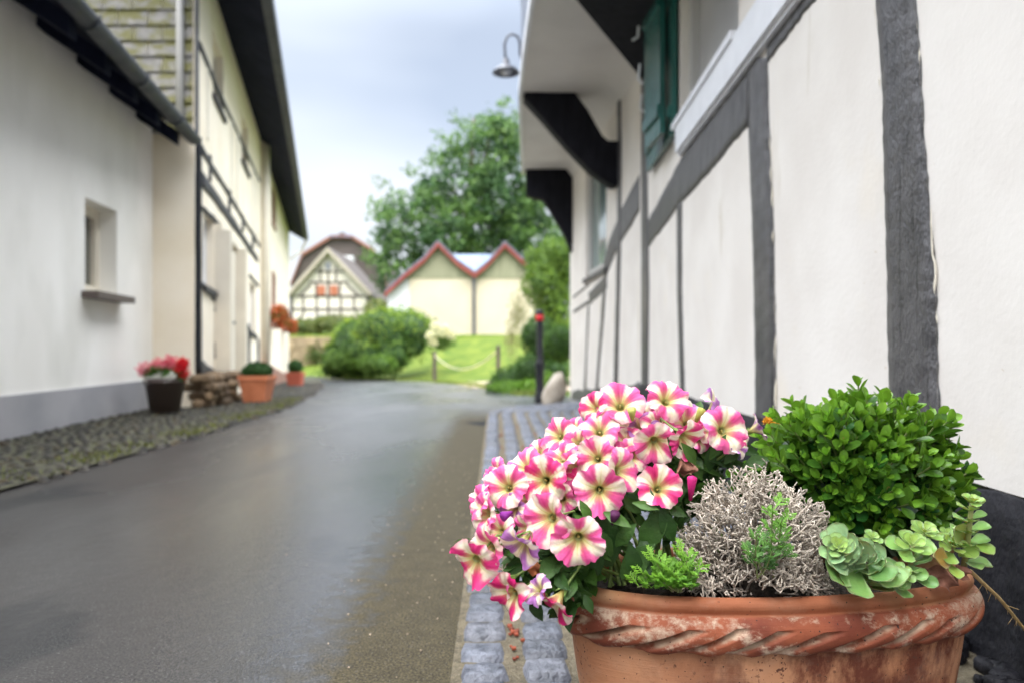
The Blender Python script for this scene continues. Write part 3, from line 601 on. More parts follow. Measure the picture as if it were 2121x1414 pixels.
mb = MB(); mb.add([(.12, -3.3, SOF + 2.44), (.12, 10.4, SOF + 2.44), (3.2, 10.4, SOF + 4.0), (3.2, -3.3, SOF + 4.0)], [(0, 1, 2, 3)]); mb.add([(3.2, -3.3, SOF + 4.0), (3.2, 10.4, SOF + 4.0), (6.4, 10.4, SOF + 2.3), (6.4, -3.3, SOF + 2.3)], [(0, 1, 2, 3)]); mb.build('roof', M['slate'], hr)
prof_b = [(.13, 2.345), (.58, 2.34), (.70, 2.17), (.82, 1.95), (.875, 1.90), (.99, 1.90), (.99, 1.50), (.90, 1.50), (.72, 1.63), (.50, 1.86), (.30, 2.10), (.12, 2.30)]
prof_c = [(.13, 2.345), (.99, 2.345), (.99, 1.27), (.93, 1.29), (.80, 1.52), (.45, 1.95), (.20, 2.0), (.13, 2.02)]
bt = [(.10, 4.27, EYE + 2.32), (1.005, 5.75, EYE + 2.07), (.985, 4.0, EYE + 2.07), (.15, 3.5, EYE + 2.32)]
MB().add(bt + [(a_, b_, SOF + .02) for a_, b_, c_ in bt], [(0, 1, 2, 3), (4, 7, 6, 5), (0, 4, 5, 1), (1, 5, 6, 2), (2, 6, 7, 3), (3, 7, 4, 0)]).build('bracket', M['timber_black'], hr)
for yb in (6.9, 9.80):
    wx = PA.at(yb, 0)[0] if yb < YC else PB.at(yb, 0)[0]; ox = np.interp(yb, fx, fX)
    def bxm(x_): return ox + .03 + (x_ - .13) / (.97 - .13) * (wx + .01 - ox - .03)
    poly = [(bxm(a), yb - .09, EYE + b) for a, b in (prof_b if yb < 9 else prof_c)]
    MB().prism(poly, (0, .18, 0)).build('bracket', M['timber_black'], hr)
# iron hook on the near bracket
hk = px(1326, 68, 4.9); MB().tube([hk + (0, 0, .10), hk + (-.01, 0, .04), hk + (-.015, 0, -.03), hk + (-.05, 0, -.05)], .009, 6).build('hook', M['white_paint'], hr)

# gooseneck lamp
lz = 7.4; q = lambda x, y: px(x, y, lz)
lamp = thing('wall_lamp', q(1080, 130), 'black gooseneck lamp with bell shade on the outer edge of the upper floor', 'lamp')
MB().tube([q(1081, 122), q(1077, 112), q(1077, 90), q(1072, 76), q(1060, 71), q(1050, 77), q(1045, 92), q(1046, 112), q(1047, 122)], .013, 8).build('arm', M['grey_metal'], lamp, smooth=True)
MB().box(q(1082, 122) , (.03, .05, .16)).build('wall_plate', M['grey_metal'], lamp)
sc_ = lz / F; c0 = q(1048, 150)
MB().lathe([(.012, .14), (.03, .13), (.034, .085), (.05, .065), (.10, .035), (.132, .0), (.135, -.01), (.128, -.006), (.09, .02), (.03, .04)], c0, 24).build('shade', M['grey_metal'], lamp, smooth=True)
MB().lathe([(.001, -.03), (.035, -.022), (.055, 0), (.058, .02), (.03, .038)], c0, 20).build('bulb_glass', M['lamp_glass'], lamp, smooth=True)

# bollard and boulder
bz = 8.45; bb = px(1118, 831, bz); bb[2] = float(G0(bz))
bo = thing('bollard', bb, 'slim black metal bollard with a red band near its top', 'bollard')
k = bz / F
MB().lathe([(.0, 1.045), (.026, 1.043), (.045, 1.03), (.05, 1.015), (.044, 1.0), (.038, .995), (.036, .90), (.036, .50), (.046, .47), (.052, .44), (.052, .40), (.046, .38), (.046, .12), (.056, .09), (.06, .06), (.06, 0)], bb, 24).build('post', M['black_metal'], bo, smooth=True)
MB().lathe([(.0385, .985), (.047, .982), (.047, .925), (.0385, .918)], bb, 24).build('red_band', M['red_band'], bo, smooth=True)
bp = px(1148, 832, 8.2); bp[2] = 0
n = 22; v = []
for i in range(n + 1):
    for j in range(n * 2):
        th = math.pi * i / n; ph = math.pi * j / n; w = 1 + .05 * math.sin(3 * ph + 1) + .04 * math.sin(5 * th + 2 * ph)
        zz = math.cos(th); xx = math.sin(th) * math.cos(ph) * .125 * w * (1 - .2 * zz); v.append((bp[0] + xx + .05 * zz, bp[1] + math.sin(th) * math.sin(ph) * .13 * w, .13 + .205 * zz * w))
o = MB().add(v, [(i * 2 * n + k, i * 2 * n + (k + 1) % (2 * n), (i + 1) * 2 * n + (k + 1) % (2 * n), (i + 1) * 2 * n + k) for i in range(n) for k in range(2 * n)]).build('boulder', M['boulder'], smooth=True)
tag(o, 'pale rounded boulder leaning at the house corner beside the black bollard', 'boulder')

# ------------------------------------------------------------------ left: white rendered house
PL = Plane(-2.625, -.13, 1)
hl = thing('rendered_house', (-3.6, 5, 0), 'low white rendered house with grey plinth and one small window, nearest on the left', 'house')
WL = (PL.Y(176), PL.Y(242), EYE + .47, EYE + 1.22)
mb = MB(); wall_grid(PL, -4, 7.5, .02, EYE + 2.35, [WL], .20, mb); mb.build('wall', M['plaster_grey'], hl, recalc=False)
# plinth: proud of the wall
pa, pb = PL.at(-4, 0), PL.at(7.5, 0)
MB().prism([pa + PL.n * .02 + (0, 0, -.03), pb + PL.n * .02 + (0, 0, -.03), pb + PL.n * .02 + (0, 0, .29), pa + PL.n * .02 + (0, 0, .29)], -PL.n * .05).build('plinth', M['plinth_grey'], hl)
window(PL, WL, .19, hl, M['cream_paint'], M['glass_dark'], .08, 1)
al = PL.at(1, 0) - PL.at(0, 0); al /= np.linalg.norm(al)
MB().box(PL.at((WL[0] + WL[1]) / 2, WL[2] - .03) + PL.n * .03, (WL[1] - WL[0] + .14, .20, .055), ax=[al, PL.n, (0, 0, 1)]).build('sill', M['sill_brown'], hl)
gA = px(150, 0, 4.49); gB = np.array([-3.155, 7.42, EYE + 2.10])
gd = (gB - gA); gA0 = gA - gd * 3.0; gA0[2] = gA[2]; gB[2] = gA[2] = EYE + 2.10; gA0[2] = gB[2]
gu = (gB - gA0); gu /= np.linalg.norm(gu); gn = np.cross((0, 0, 1), gu); gn = gn if gn[0] > 0 else -gn
# gutter: half round
v = []; ln = 2
for p in (gA0, gB):
    for k in range(13): an = math.pi * (k / 12); v.append(p + gn * (.07 * math.cos(an)) + np.array([0, 0, -.07 * math.sin(an)]))
    for k in range(13): an = math.pi * (1 - k / 12); v.append(p + gn * (.060 * math.cos(an)) + np.array([0, 0, -.06 * math.sin(an)]))
f = [(k, (k + 1) % 26, 26 + (k + 1) % 26, 26 + k) for k in range(26)] + [tuple(range(26)), tuple(range(26, 52))]
gut = MB().add(v, f).build('gutter', M['zinc'], hl, smooth=True)
for t in np.arange(.6, 1.0, .085):
    mb = MB()
    p = gA0 + (gB - gA0) * t; pts = [p + gn * (.077 * math.cos(a)) + np.array([0, 0, -.077 * math.sin(a)]) for a in np.linspace(-.2, math.pi + .2, 12)]; mb.tube(pts, .008, 6); mb.build('gutter_bracket', M['zinc'], gut)
# roof, soffit, rafters
wtA, wtB = PL.at(-4, EYE + 2.35), PL.at(7.45, EYE + 2.35)
up = -gn * .9 + np.array([0, 0, .62]); up /= np.linalg.norm(up)
ra, rb = gA0 - gn * .03 + np.array([0, 0, .03]), gB - gn * .03 + np.array([0, 0, .03])
mb = MB(); mb.prism([ra, rb, rb + up * 3.6, ra + up * 3.6], np.array([0, 0, .05])); mb.build('roof', M['slate_moss'], hl)
mb = MB(); mb.prism([ra - (0, 0, .03), rb - (0, 0, .03), rb + up * .8 - (0, 0, .03), ra + up * .8 - (0, 0, .03)], np.array([0, 0, .025])); mb.build('eave_board', M['soffit_dark'], hl)
Ltot = np.linalg.norm(gB - gA0)
for s in np.arange(.25, Ltot, .62):
    c0 = gB - gu * s - gn * .09 + np.array([0, 0, -.03]); mb = MB()
    mb.prism([c0 - gu * .06 + np.array([0, 0, .02]), c0 - gu * .06 + np.array([0, 0, -.11]), c0 - gu * .06 + up * .75 + np.array([0, 0, -.13]), c0 - gu * .06 + up * .75 + np.array([0, 0, .02])], gu * .12); mb.build('rafter', M['soffit_dark'], hl)

# ------------------------------------------------------------------ left: timber-framed house with tile-hung gable
PH = Plane(-1.32, -.248, 1)
X0, Y0 = -3.18, 7.5
hb = thing('timber_framed_house', (-4.5, 9, 0), 'tall cream timber-framed house with mossy tile-hung gable, beyond the low white house', 'house')
YF = 26.5; EH = EYE + 4.22
def pw(x0, x1, y0, y1):       # opening from photo pixels, heights measured at its near side
    a, b = PH.Y(x0), PH.Y(x1); return (a, b, float(PH.p(x0, y1)[2]), float(PH.p(x0, y0)[2]))
ops = [pw(441, 463, 58, 195), pw(500, 514, 228, 330), pw(421, 443, 432, 592), pw(484, 496, 525, 652), pw(517, 529, 583, 690), pw(563, 569, 385, 460), pw(563, 569, 560, 640), pw(594, 596.2, 610, 660)]
mb = MB(); wall_grid(PH, Y0, YF, -.6, EH, ops[:7], .14, mb)
p0 = PH.at(Y0, 0)
mb.build('wall', M['plaster_cream'], hb, recalc=False)
# return wall facing the camera and gable above
mb = MB(); mb.add([(-8.5, Y0, -.1), (X0, Y0, -.1), (X0, Y0, EYE + 2.05), (-8.5, Y0, EYE + 2.05)], [(0, 1, 2, 3)]); mb.add([(-8.5, Y0, EYE + 2.05), (X0, Y0, EYE + 2.05), (X0, Y0, EH), (-8.5, Y0, EH + 4)], [(0, 1, 2, 3)])
mb.build('return_wall', M['plaster_cream'], hb, recalc=False)
mb = MB(); tw, th = .30, .155
r_ = 0; z = EYE + 2.16
while z < EH + 2.6:
    xr = X0 - .03; 
    xx = X0 - .03 - tw * (r_ % 2) * .5
    x = X0 - .01
    first = True
    while x > -6.5:
        w = tw if not (first and r_ % 2) else tw * .5
        if z < EH + .95 * (X0 - x) + .1:
            mb.add([(x - w + .006, Y0 - .035, z), (x - .004, Y0 - .035, z), (x - .004, Y0 - .008, z + th * 1.15), (x - w + .006, Y0 - .008, z + th * 1.15), (x - w + .006, Y0 - .02, z), (x - .004, Y0 - .02, z)], [(0, 1, 2, 3), (0, 4, 5, 1)], rng.uniform(.8, 1.2) * np.ones(3))
        x -= w; first = False
    z += th; r_ += 1
mb.build('tile_hanging', M['slate_moss'], hb, recalc=False)
p_ = px(373, 100, Y0 - .08)
MB().tube([(p_[0], Y0 - .09, EYE + 2.2), (p_[0], Y0 - .09, EH + .5)], .035, 10).build('downpipe', M['grey_frame'], hb, smooth=True)
MB().tube([(X0 + .03, Y0 - .02, EYE + 2.15), (X0 + .03, Y0 - .02, EH)], .022, 8).build('corner_strip', M['zinc'], hb)
def tb(name, l, r, s=1, pr=.02, mt=None): return timber(PH, l, r, name, mt or M['timber_far'], hb, pr, s, .008, 24)
def hrail(pts, th0, th1, s, name='rail'):
    n = len(pts); l = pts; r = [(x, y + th0 + (th1 - th0) * i / (n - 1)) for i, (x, y) in enumerate(pts)]; return tb(name, l, r, s)
hrail([(412, 85), (450, 178), (496, 281), (537, 372)], 16, 7, 31)
hrail([(412, 292), (450, 358), (495, 435), (537, 506)], 17, 8, 32)
hrail([(414, 350), (450, 402), (495, 472), (533, 532)], 32, 13, 33)
hrail([(413, 578), (444, 615)], 15, 11, 34)
hrail([(418, 425), (455, 462)], 11, 8, 35)
hrail([(483, 515), (503, 541)], 9, 7, 36)
hrail([(484, 650), (530, 694)], 11, 8, 37)
hrail([(516, 566), (535, 589)], 8, 6, 38)
hrail([(411, 742), (444, 766)], 34, 22, 39)
tb('post', [(404, 285), (404, 778)], [(413.5, 285), (413.5, 778)], 40, .03, M['timber_black'])
for xx, ya, yb_ in ((432, 320, 375), (472, 392, 440), (500, 444, 478), (521, 480, 512), (444, 626, 742), (497, 665, 780), (532, 700, 790), (513, 670, 780), (482, 560, 640)):
    tb('stud', [(xx, ya), (xx, yb_)], [(xx + 4.5, ya + 5), (xx + 4.5, yb_ + 2)], int(xx), .018)
for xx, ya, yb_ in ((428, 130, 290), (478, 245, 400), (490, 270, 430), (522, 345, 480), (530, 365, 490)):
    tb('stud', [(xx, ya), (xx, yb_)], [(xx + 3, ya + 5), (xx + 3, yb_ + 2)], int(xx), .012, M['cream_paint'])
for i, o_ in enumerate(ops[:5]): window(PH, o_, .13, hb, M['cream_paint'] if i < 2 else M['white_paint'], M['curtain'] if i < 3 else M['glass_dark'], .07, 1, (.06, .06), M['timber_far'])
for o_ in ops[5:7]: window(PH, o_, .02, hb, M['brown_plinth'], M['glass_dark'], .1, 1, (.06, .06), M['brown_plinth'])
# door with projecting surround
a, b = PH.Y(446), PH.Y(483); al = PH.at(1, 0) - PH.at(0, 0); al /= np.linalg.norm(al); Ax = [al, PH.n, (0, 0, 1)]; Ld = np.linalg.norm(PH.at(b, 0) - PH.at(a, 0)); mc = PH.at((a + b) / 2, 0)
ho = MB(); ho.box(mc + PH.n * .02 + np.array([0, 0, 1.0]), (Ld - .2, .05, 1.86), ax=Ax); door = ho.build('door', M['cream_paint'], hb)
mb = MB(); mb.box(PH.at(a, 1.02) + PH.n * .08, (.16, .20, 1.96), ax=Ax); mb.box(PH.at(b, 1.02) + PH.n * .08, (.16, .20, 1.96), ax=Ax); mb.box(mc + PH.n * .03 + np.array([0, 0, 2.04]), (Ld + .1, .10, .08), ax=Ax); mb.build('door_frame', M['cream_paint'], door)
mb = MB(); mb.box(mc + PH.n * .055 + al * .5 + np.array([0, 0, .95]), (.12, .03, .03), ax=Ax); mb.build('handle', M['grey_metal'], door)
mb = MB(); mb.box(PH.p(489, 684) + PH.n * .06, (.30, .1, .30), ax=Ax); mb.build('mailbox', mat('green_mailbox_paint', (.09, .13, .03), None, .5), hb)
MB().tube([PH.p(541, 770) + PH.n * .07, PH.p(541, 250) + PH.n * .07], .10, 10).build('downpipe', M['cream_paint'], hb, smooth=True)
# eave: soffit, fascia, gutter, roof
i0 = PH.at(7.2, EH); i1 = PH.at(YF + .3, EH); o0 = px(536, -20, 8.34); oe = np.array([-7.42, 26.8, EYE + 3.95])
du = (oe - np.array([-2.80, 8.34, EYE + 3.9])); o0 = np.array([-2.80, 8.34, EYE + 3.9]) - du * .11
oe[2] = o0[2] = EYE + 3.92
mb = MB(); mb.prism([i0 + (0, 0, .0), i1, oe, o0], (0, 0, .06)); mb.build('eave_board', M['soffit_dark'], hb)
ed = (oe - o0); ed /= np.linalg.norm(ed); en = np.cross((0, 0, 1), ed); en = en if en[0] > 0 else -en
mb = MB(); mb.prism([o0, oe, oe + (0, 0, .16), o0 + (0, 0, .16)], en * .12); mb.build('gutter', M['zinc'], hb)
MB().tube([oe + en * .05, oe + en * .05 + (-.2, .1, -.35), PH.at(26.4, EYE + 3.2) + PH.n * .06], .045, 8).build('downpipe', M['cream_paint'], hb)
mb = MB(); mb.prism([o0 + (0, 0, .17), oe + (0, 0, .17), oe - en * 4.5 + (0, 0, 4.4), o0 - en * 4.5 + (0, 0, 4.4)], (0, 0, .08)); mb.build('roof', M['slate'], hb)
# reddish brown plinth wedge beside the entrance and small brown slab steps
w0, w1, w2 = PH.p(537, 742), PH.p(594, 795), PH.p(540, 835)
pz = [PH.at(PH.Y(537), float(G0(16)) - .1), PH.at(PH.Y(591), float(G0(24)) - .2), PH.at(PH.Y(591), -.25), PH.at(PH.Y(537), .35)]
MB().prism(pz, PH.n * .12).build('plinth', M['brown_plinth'], hb)

# rubble steps at the corner
rs = thing('stone_steps', (-3.0, 7.55, 0), 'low brown rubble stone steps at the foot of the black corner post', 'steps')
mb = MB()
def rock(mb, c, r, seed):
    rr = np.random.default_rng(seed); n = 7; v = []
    for i in range(n + 1):
        for j in range(n * 2):
            th = math.pi * i / n; ph = math.pi * j / n; w = 1 + .10 * math.sin(3 * ph + seed) + .06 * rr.normal()
            sq = lambda a: math.copysign(abs(a) ** .6, a)
            v.append((c[0] + r[0] * w * sq(math.sin(th) * math.cos(ph)), c[1] + r[1] * w * sq(math.sin(th) * math.sin(ph)), c[2] + r[2] * w * sq(math.cos(th))))
    mb.add(v, [(i * 2 * n + k, i * 2 * n + (k + 1) % (2 * n), (i + 1) * 2 * n + (k + 1) % (2 * n), (i + 1) * 2 * n + k) for i in range(n) for k in range(2 * n)], rr.uniform(.6, 1.3) * np.array([1, .95, .9]))
for i in range(48):
    t = (i % 12) / 12; lay = i // 12
    rock(mb, (-3.10 + .12 * math.sin(i * 2.7) - .25 * t, 7.35 + 1.35 * t + .1, .04 + .085 * lay), (.085 + .03 * math.sin(i * 5.1), .075, .048), i)
mb.build('rubble_stone', M['rubble'], rs, smooth=True)

# ------------------------------------------------------------------ potted plants on the left pavement
def pot(name, base, r0, r1, h, mt, label, square=False, rim=.03):
    t = thing(name, base, label, 'flowerpot')
    n = 4 if square else 28
    k = math.sqrt(2) if square else 1
    mb = MB(); mb.lathe([(r0 * k * .2, .0), (r0 * k, 0), (r1 * k, h - rim * 1.6), (r1 * k + rim * .5, h - rim * 1.5), (r1 * k + rim * .5, h), (r1 * k - .01, h), (r1 * k - .015, h - .03), (.001, h - .03)], (0, 0, 0), n)
    an = R(45) if square else 0; Mz = np.array([[math.cos(an), math.sin(an), 0], [-math.sin(an), math.cos(an), 0], [0, 0, 1]])
    mb.V = [v @ Mz + np.array(base) for v in mb.V]; mb.build('pot', mt, t, smooth=not square)
    mb = MB(); mb.lathe([(.001, h - .026), (r1 * .97, h - .026)], base, 16); mb.build('soil', M['soil'], t); return t
gb = px(342, 858, 6.75); gb[2] = .03
pot('flowerpot', gb, .125, .165, .30, M['pot_brown'], 'dark brown round flowerpot with red and white flowers at the corner of the white house')
def ball_plant(name, c, rad, n, size, c1, c2, label, cat, base):
    t = thing(name, base, label, cat); leafcloud('foliage', t, n, blob_sampler([(c, rad)], .86, .03), size, c1, c2, M['far_leaf'])
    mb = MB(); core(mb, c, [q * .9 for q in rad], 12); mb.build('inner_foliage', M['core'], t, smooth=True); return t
pb1 = px(533, 832, 8.4); pb1[2] = float(G0(8.4)) + .02
pot('flowerpot', pb1, .115, .155, .29, M['terracotta_plain'], 'square orange terracotta pot holding the flat-topped box, by the cream door', True)
ball_plant('box_shrub', pb1 + (0, 0, .335), (.165, .165, .10), 2500, .022, (.02, .07, .012), (.035, .11, .02), 'flat-topped clipped dark green box shrub in the square orange pot', 'shrub', pb1 + (0, 0, .26))
pb2 = px(612, 798, 16.6); pb2[2] = float(G0(16.6)) + .01
pot('flowerpot', pb2, .13, .165, .30, M['terracotta_red'], 'small red terracotta pot with a ball-clipped box, far along the left pavement', True)
ball_plant('box_shrub', pb2 + (0, 0, .42), (.165, .165, .15), 1500, .03, (.02, .08, .012), (.04, .13, .02), 'small round ball-clipped box in the red terracotta pot, farther along the left pavement', 'shrub', pb2 + (0, 0, .27))
gp = thing('geranium_plant', gb + (0, 0, .28), 'red and pink geraniums with small white blossoms in the dark brown pot', 'plant')
leafcloud('foliage', gp, 900, blob_sampler([(gb + (0, 0, .33), (.2, .14, .08))], .3), .045, (.05, .12, .02), (.10, .20, .04))
def clus(c, rad, n, size, c1, c2, name, parent): return leafcloud(name, parent, n, blob_sampler([(c, rad)], .4, .1), size, c1, c2, M['orange_flower'])
for (x, y, r, c1, c2) in ((300, 765, 16, (.75, .2, .24), (.9, .35, .4)), (330, 757, 17, (.8, .16, .2), (.9, .3, .35)), (352, 752, 16, (.75, .10, .16), (.85, .25, .3)), (375, 768, 19, (.65, .004, .012), (.8, .01, .02)), (379, 752, 12, (.6, .004, .012), (.8, .01, .02))):
    cc = px(x, y, 6.72); clus(cc, (r * 6.7 / F, .05, r * 6.7 / F), 260, .028, c1, c2, 'flower_head', gp)
for (x, y) in ((315, 783), (330, 779), (345, 785), (322, 790), (355, 778), (305, 786)):
    clus(px(x, y, 6.62), (.035, .03, .03), 90, .022, (.75, .72, .65), (.85, .85, .8), 'white_blossom', gp)
# flower boxes with orange geraniums
for i, (x, y, w, hh, zz) in enumerate(((578, 655, 15, 24, 17.6), (602, 674, 9, 14, 22.5))):
    c = px(x, y, zz); k = zz / F
    lb = 'nearer window flower box full of orange-red geraniums on the far cream wall' if i == 0 else 'farther, smaller window flower box of orange geraniums on the far white wall'
    t = thing('flower_box', c + (0, 0, -hh * k), lb, 'flower box', 'window flower boxes')
    MB().box(c + (-.1, 0, -hh * k * .75), (w * k * 1.3, .9, hh * k * .6)).build('trough', M['brown_plinth'], t)
    leafcloud('foliage', t, 500, blob_sampler([(c, (w * k, .5, hh * k * .8))], .4), .09, (.10, .10, .02), (.2, .18, .04))
    clus(c, (w * k * 1.1, .5, hh * k), 900, .08, (.48, .07, .015), (.68, .2, .06), 'flower_head', t)

# ------------------------------------------------------------------ far: barn, cottage, brown house
by = 36.0
ba = thing('double_gabled_barn', px(985, 693, by), 'cream barn with two gables and red verge boards, beyond the lawn', 'barn')
def bpx(x, y, yy=by): return px(x, y, yy)
def face(pts, yy=by): return [bpx(x, y, yy) for x, y in pts]
D_ = (0, 7, 0)
MB().prism(face([(848, 705), (1124, 705), (1124, 576), (848, 576)]), D_).build('wall', M['barn_wall'], ba)
MB().prism([p + (0, -.03, 0) for p in face([(845, 577), (1124, 577), (1090, 552), (1045, 515), (1010, 548), (985, 575), (950, 548), (908, 510), (878, 540), (845, 571)])], (0, 6.9, 0)).build('weatherboard', M['barn_board'], ba)
MB().prism([p + (0, .06, 0) for p in face([(803, 705), (848, 705), (848, 572), (803, 610)])], (0, 5, 0)).build('side_wall', M['barn_white'], ba)
def strip(mb, pts, th, yo, dep):
    for (x0, y0), (x1, y1) in zip(pts, pts[1:]):
        mb.prism([bpx(x0, y0 - th / 2) + (0, yo, 0), bpx(x1, y1 - th / 2) + (0, yo, 0), bpx(x1, y1 + th / 2) + (0, yo, 0), bpx(x0, y0 + th / 2) + (0, yo, 0)], (0, dep, 0))
rake = [(799, 612), (841, 572), (880, 541), (908, 508), (948, 548), (984, 572)]; rake2 = [(984, 572), (1010, 551), (1046, 510), (1090, 551), (1126, 580)]
mb = MB(); strip(mb, rake, 9, -.3, .12); mb.build('verge_board', M['red_verge'], ba); mb = MB(); strip(mb, rake2, 9, -.302, .12); mb.build('verge_board', M['red_verge'], ba)
for rk in (rake, rake2):
    mb = MB(); strip(mb, [(x, y - 8) for x, y in rk], 4, -.25, 7.6); mb.build('roof', M['slate'], ba)
mb = MB(); mb.add([bpx(925, 577, 37.5), bpx(1045, 577, 37.5), bpx(1046, 527, 42), bpx(925, 527, 42)], [(0, 1, 2, 3)]); mb.build('cross_roof', M['slate_light'], ba)
MB().tube([bpx(982, 575) + (0, -.12, 0), bpx(982, 695) + (0, -.12, 0)], .08, 8).build('downpipe', M['grey_metal'], ba)

cy = 60.0
co_ = thing('timber_framed_cottage', px(682, 670, cy), 'small cream cottage gable with dark timber grid and orange shutters, far off', 'house')
def cp(x, y, yy=cy): return px(x, y, yy)
MB().prism([cp(602, 720), cp(765, 720), cp(765, 607), cp(750, 590), cp(682, 522), cp(606, 600), cp(602, 607)], (0, 9, 0)).build('wall', mat('pale_cottage_render', (.56, .52, .44), (.64, .60, .52), .85), co_)
def bar(mb, x0, y0, x1, y1, th, yo=-.06, d=.08):
    th = th * 1.25 if th < 6 else th
    a = np.array([x0, y0]); b = np.array([x1, y1]); n = np.array([-(b - a)[1], (b - a)[0]]) / np.linalg.norm(b - a) * th / 2
    mb.prism([cp(*(a + n)) + (0, yo, 0), cp(*(b + n)) + (0, yo, 0), cp(*(b - n)) + (0, yo, 0), cp(*(a - n)) + (0, yo, 0)], (0, d, 0))
bars = [(606, 641, 760, 641, 3.2), (612, 614, 755, 614, 3.2), (640, 585, 722, 585, 3), (652, 563, 714, 563, 2.5), (655, 585, 655, 614, 3), (680, 560, 680, 668, 3), (704, 585, 704, 614, 3), (628, 614, 628, 641, 3), (656, 614, 656, 668, 3), (706, 614, 706, 668, 3), (733, 614, 733, 641, 3), (632, 641, 618, 668, 3), (735, 641, 748, 668, 3), (622, 612, 644, 590, 3), (742, 612, 718, 590, 3), (604, 607, 604, 680, 5), (762, 607, 762, 680, 5), (664, 552, 664, 585, 3), (696, 552, 696, 585, 3)]
for b_ in bars:
    mb = MB(); bar(mb, *b_, yo=-.05 - .001 * (b_[0] % 7)); mb.build('timber', M['timber_brown'], co_)
vm = mat('weathered_verge_paint', (.30, .27, .21), (.38, .34, .27), .8)
mb = MB(); bar(mb, 600, 612, 684, 517, 7, -.6, .5); mb.build('verge_board', vm, co_); mb = MB(); bar(mb, 770, 612, 680, 517, 7, -.602, .5); mb.build('verge_board', vm, co_)
for s_, (xa, xb) in ((1, (598, 682)), (2, (772, 682))):
    MB().prism([cp(xa, 613) + (0, -.5, 0), cp(xb, 513) + (0, -.5, 0), cp(xb, 516) + (0, -.5, 0), cp(xa, 616) + (0, -.5, 0)], (0, 9.5, 0)).build('roof', M['cladding_brown'], co_)
for x in (666, 692):
    mb = MB(); mb.prism([cp(x - 8, 592) + (0, -.12, 0), cp(x + 8, 592) + (0, -.12, 0), cp(x + 8, 611) + (0, -.12, 0), cp(x - 8, 611) + (0, -.12, 0)], (0, .1, 0)); mb.build('shutter', M['orange_shutter'], co_)
for (x, y, w, h) in ((680, 551, 12, 17), (666, 656, 12, 10), (692, 656, 12, 10)):
    mb = MB(); mb.prism([cp(x - w / 2, y - h / 2) + (0, -.1, 0), cp(x + w / 2, y - h / 2) + (0, -.1, 0), cp(x + w / 2, y + h / 2) + (0, -.1, 0), cp(x - w / 2, y + h / 2) + (0, -.1, 0)], (0, .06, 0)); wf = mb.build('window', M['grey_frame'], co_)
    mb = MB()
    for q in (-1, 1): mb.prism([cp(x + q * w / 4 - w * .17, y - h * .4) + (0, -.12, 0), cp(x + q * w / 4 + w * .17, y - h * .4) + (0, -.12, 0), cp(x + q * w / 4 + w * .17, y + h * .4) + (0, -.12, 0), cp(x + q * w / 4 - w * .17, y + h * .4) + (0, -.12, 0)], (0, .03, 0))
    mb.build('pane', M['slate'], wf)

hy = 76.0
hg = thing('half_hipped_house', px(705, 650, hy), 'large dark brown boarded house with small white dormer, behind the cottage', 'house')
ol = [(604, 590), (628, 529), (687, 492), (709, 481), (731, 492), (774, 520), (789, 547), (806, 612), (806, 690), (604, 690)]
MB().prism([px(x, y, hy) for x, y in ol], (0, 14, 0)).build('wall', M['cladding_brown'], hg)
mb = MB()
vg = [(603, 590), (627, 528), (687, 491), (730, 491), (775, 519), (790, 546), (807, 612)]
for (x0, y0), (x1, y1) in zip(vg, vg[1:]): mb.prism([px(x0, y0 - 3, hy) + (0, -.4, 0), px(x1, y1 - 3, hy) + (0, -.4, 0), px(x1, y1 + 4, hy) + (0, -.4, 0), px(x0, y0 + 4, hy) + (0, -.4, 0)], (0, .35, 0))
mb.build('verge_board', M['rust_tile'], hg)
MB().prism([px(683, 492, hy) + (0, -.5, 0), px(733, 492, hy) + (0, -.5, 0), px(709, 479, hy) + (0, 2.2, 0)], (0, .15, .1)).build('roof', M['slate_light'], hg)
dm = MB(); dm.prism([px(x, y, hy) + (0, -1.2, 0) for x, y in ((706, 533), (735, 533), (735, 563), (706, 563))], (0, 1.15, 0)); dmo = dm.build('dormer', M['barn_white'], hg)
dm = MB(); dm.prism([px(x, y, hy) + (0, -1.23, 0) for x, y in ((714, 540), (726, 540), (726, 557), (714, 557))], (0, .05, 0)); dm.build('window', M['slate'], dmo)

# retaining wall with bushes
rw = thing('retaining_wall', (-9.5, 33.8, float(G0(30))), 'sandy stone retaining wall at the bend of the lane below the cottage', 'wall')
mb = MB(); r_ = 0; z = float(G0(30)) - .1
while z < 1.15:
    x = -14 + rng.uniform(-.3, 0)
    while x < -7.4:
        w = rng.uniform(.3, .6); mb.box((x + w / 2, 34.2 + rng.uniform(-.02, .02), z + .11), (w - .03, .8, .2), np.ones(3) * rng.uniform(.7, 1.25)); x += w
    z += .22
mb.build('stonework', M['retaining'], rw)
MB().box((-10.7, 34.35, .3), (6.5, .7, 1.75)).build('core', M['retaining'], rw)

# ------------------------------------------------------------------ vegetation beyond
def blob_px(lst, zc): return [(px(x, y, zc + dz), (rx * (zc) / F, ry_, rz * zc / F)) for (x, y, dz, rx, ry_, rz) in lst]
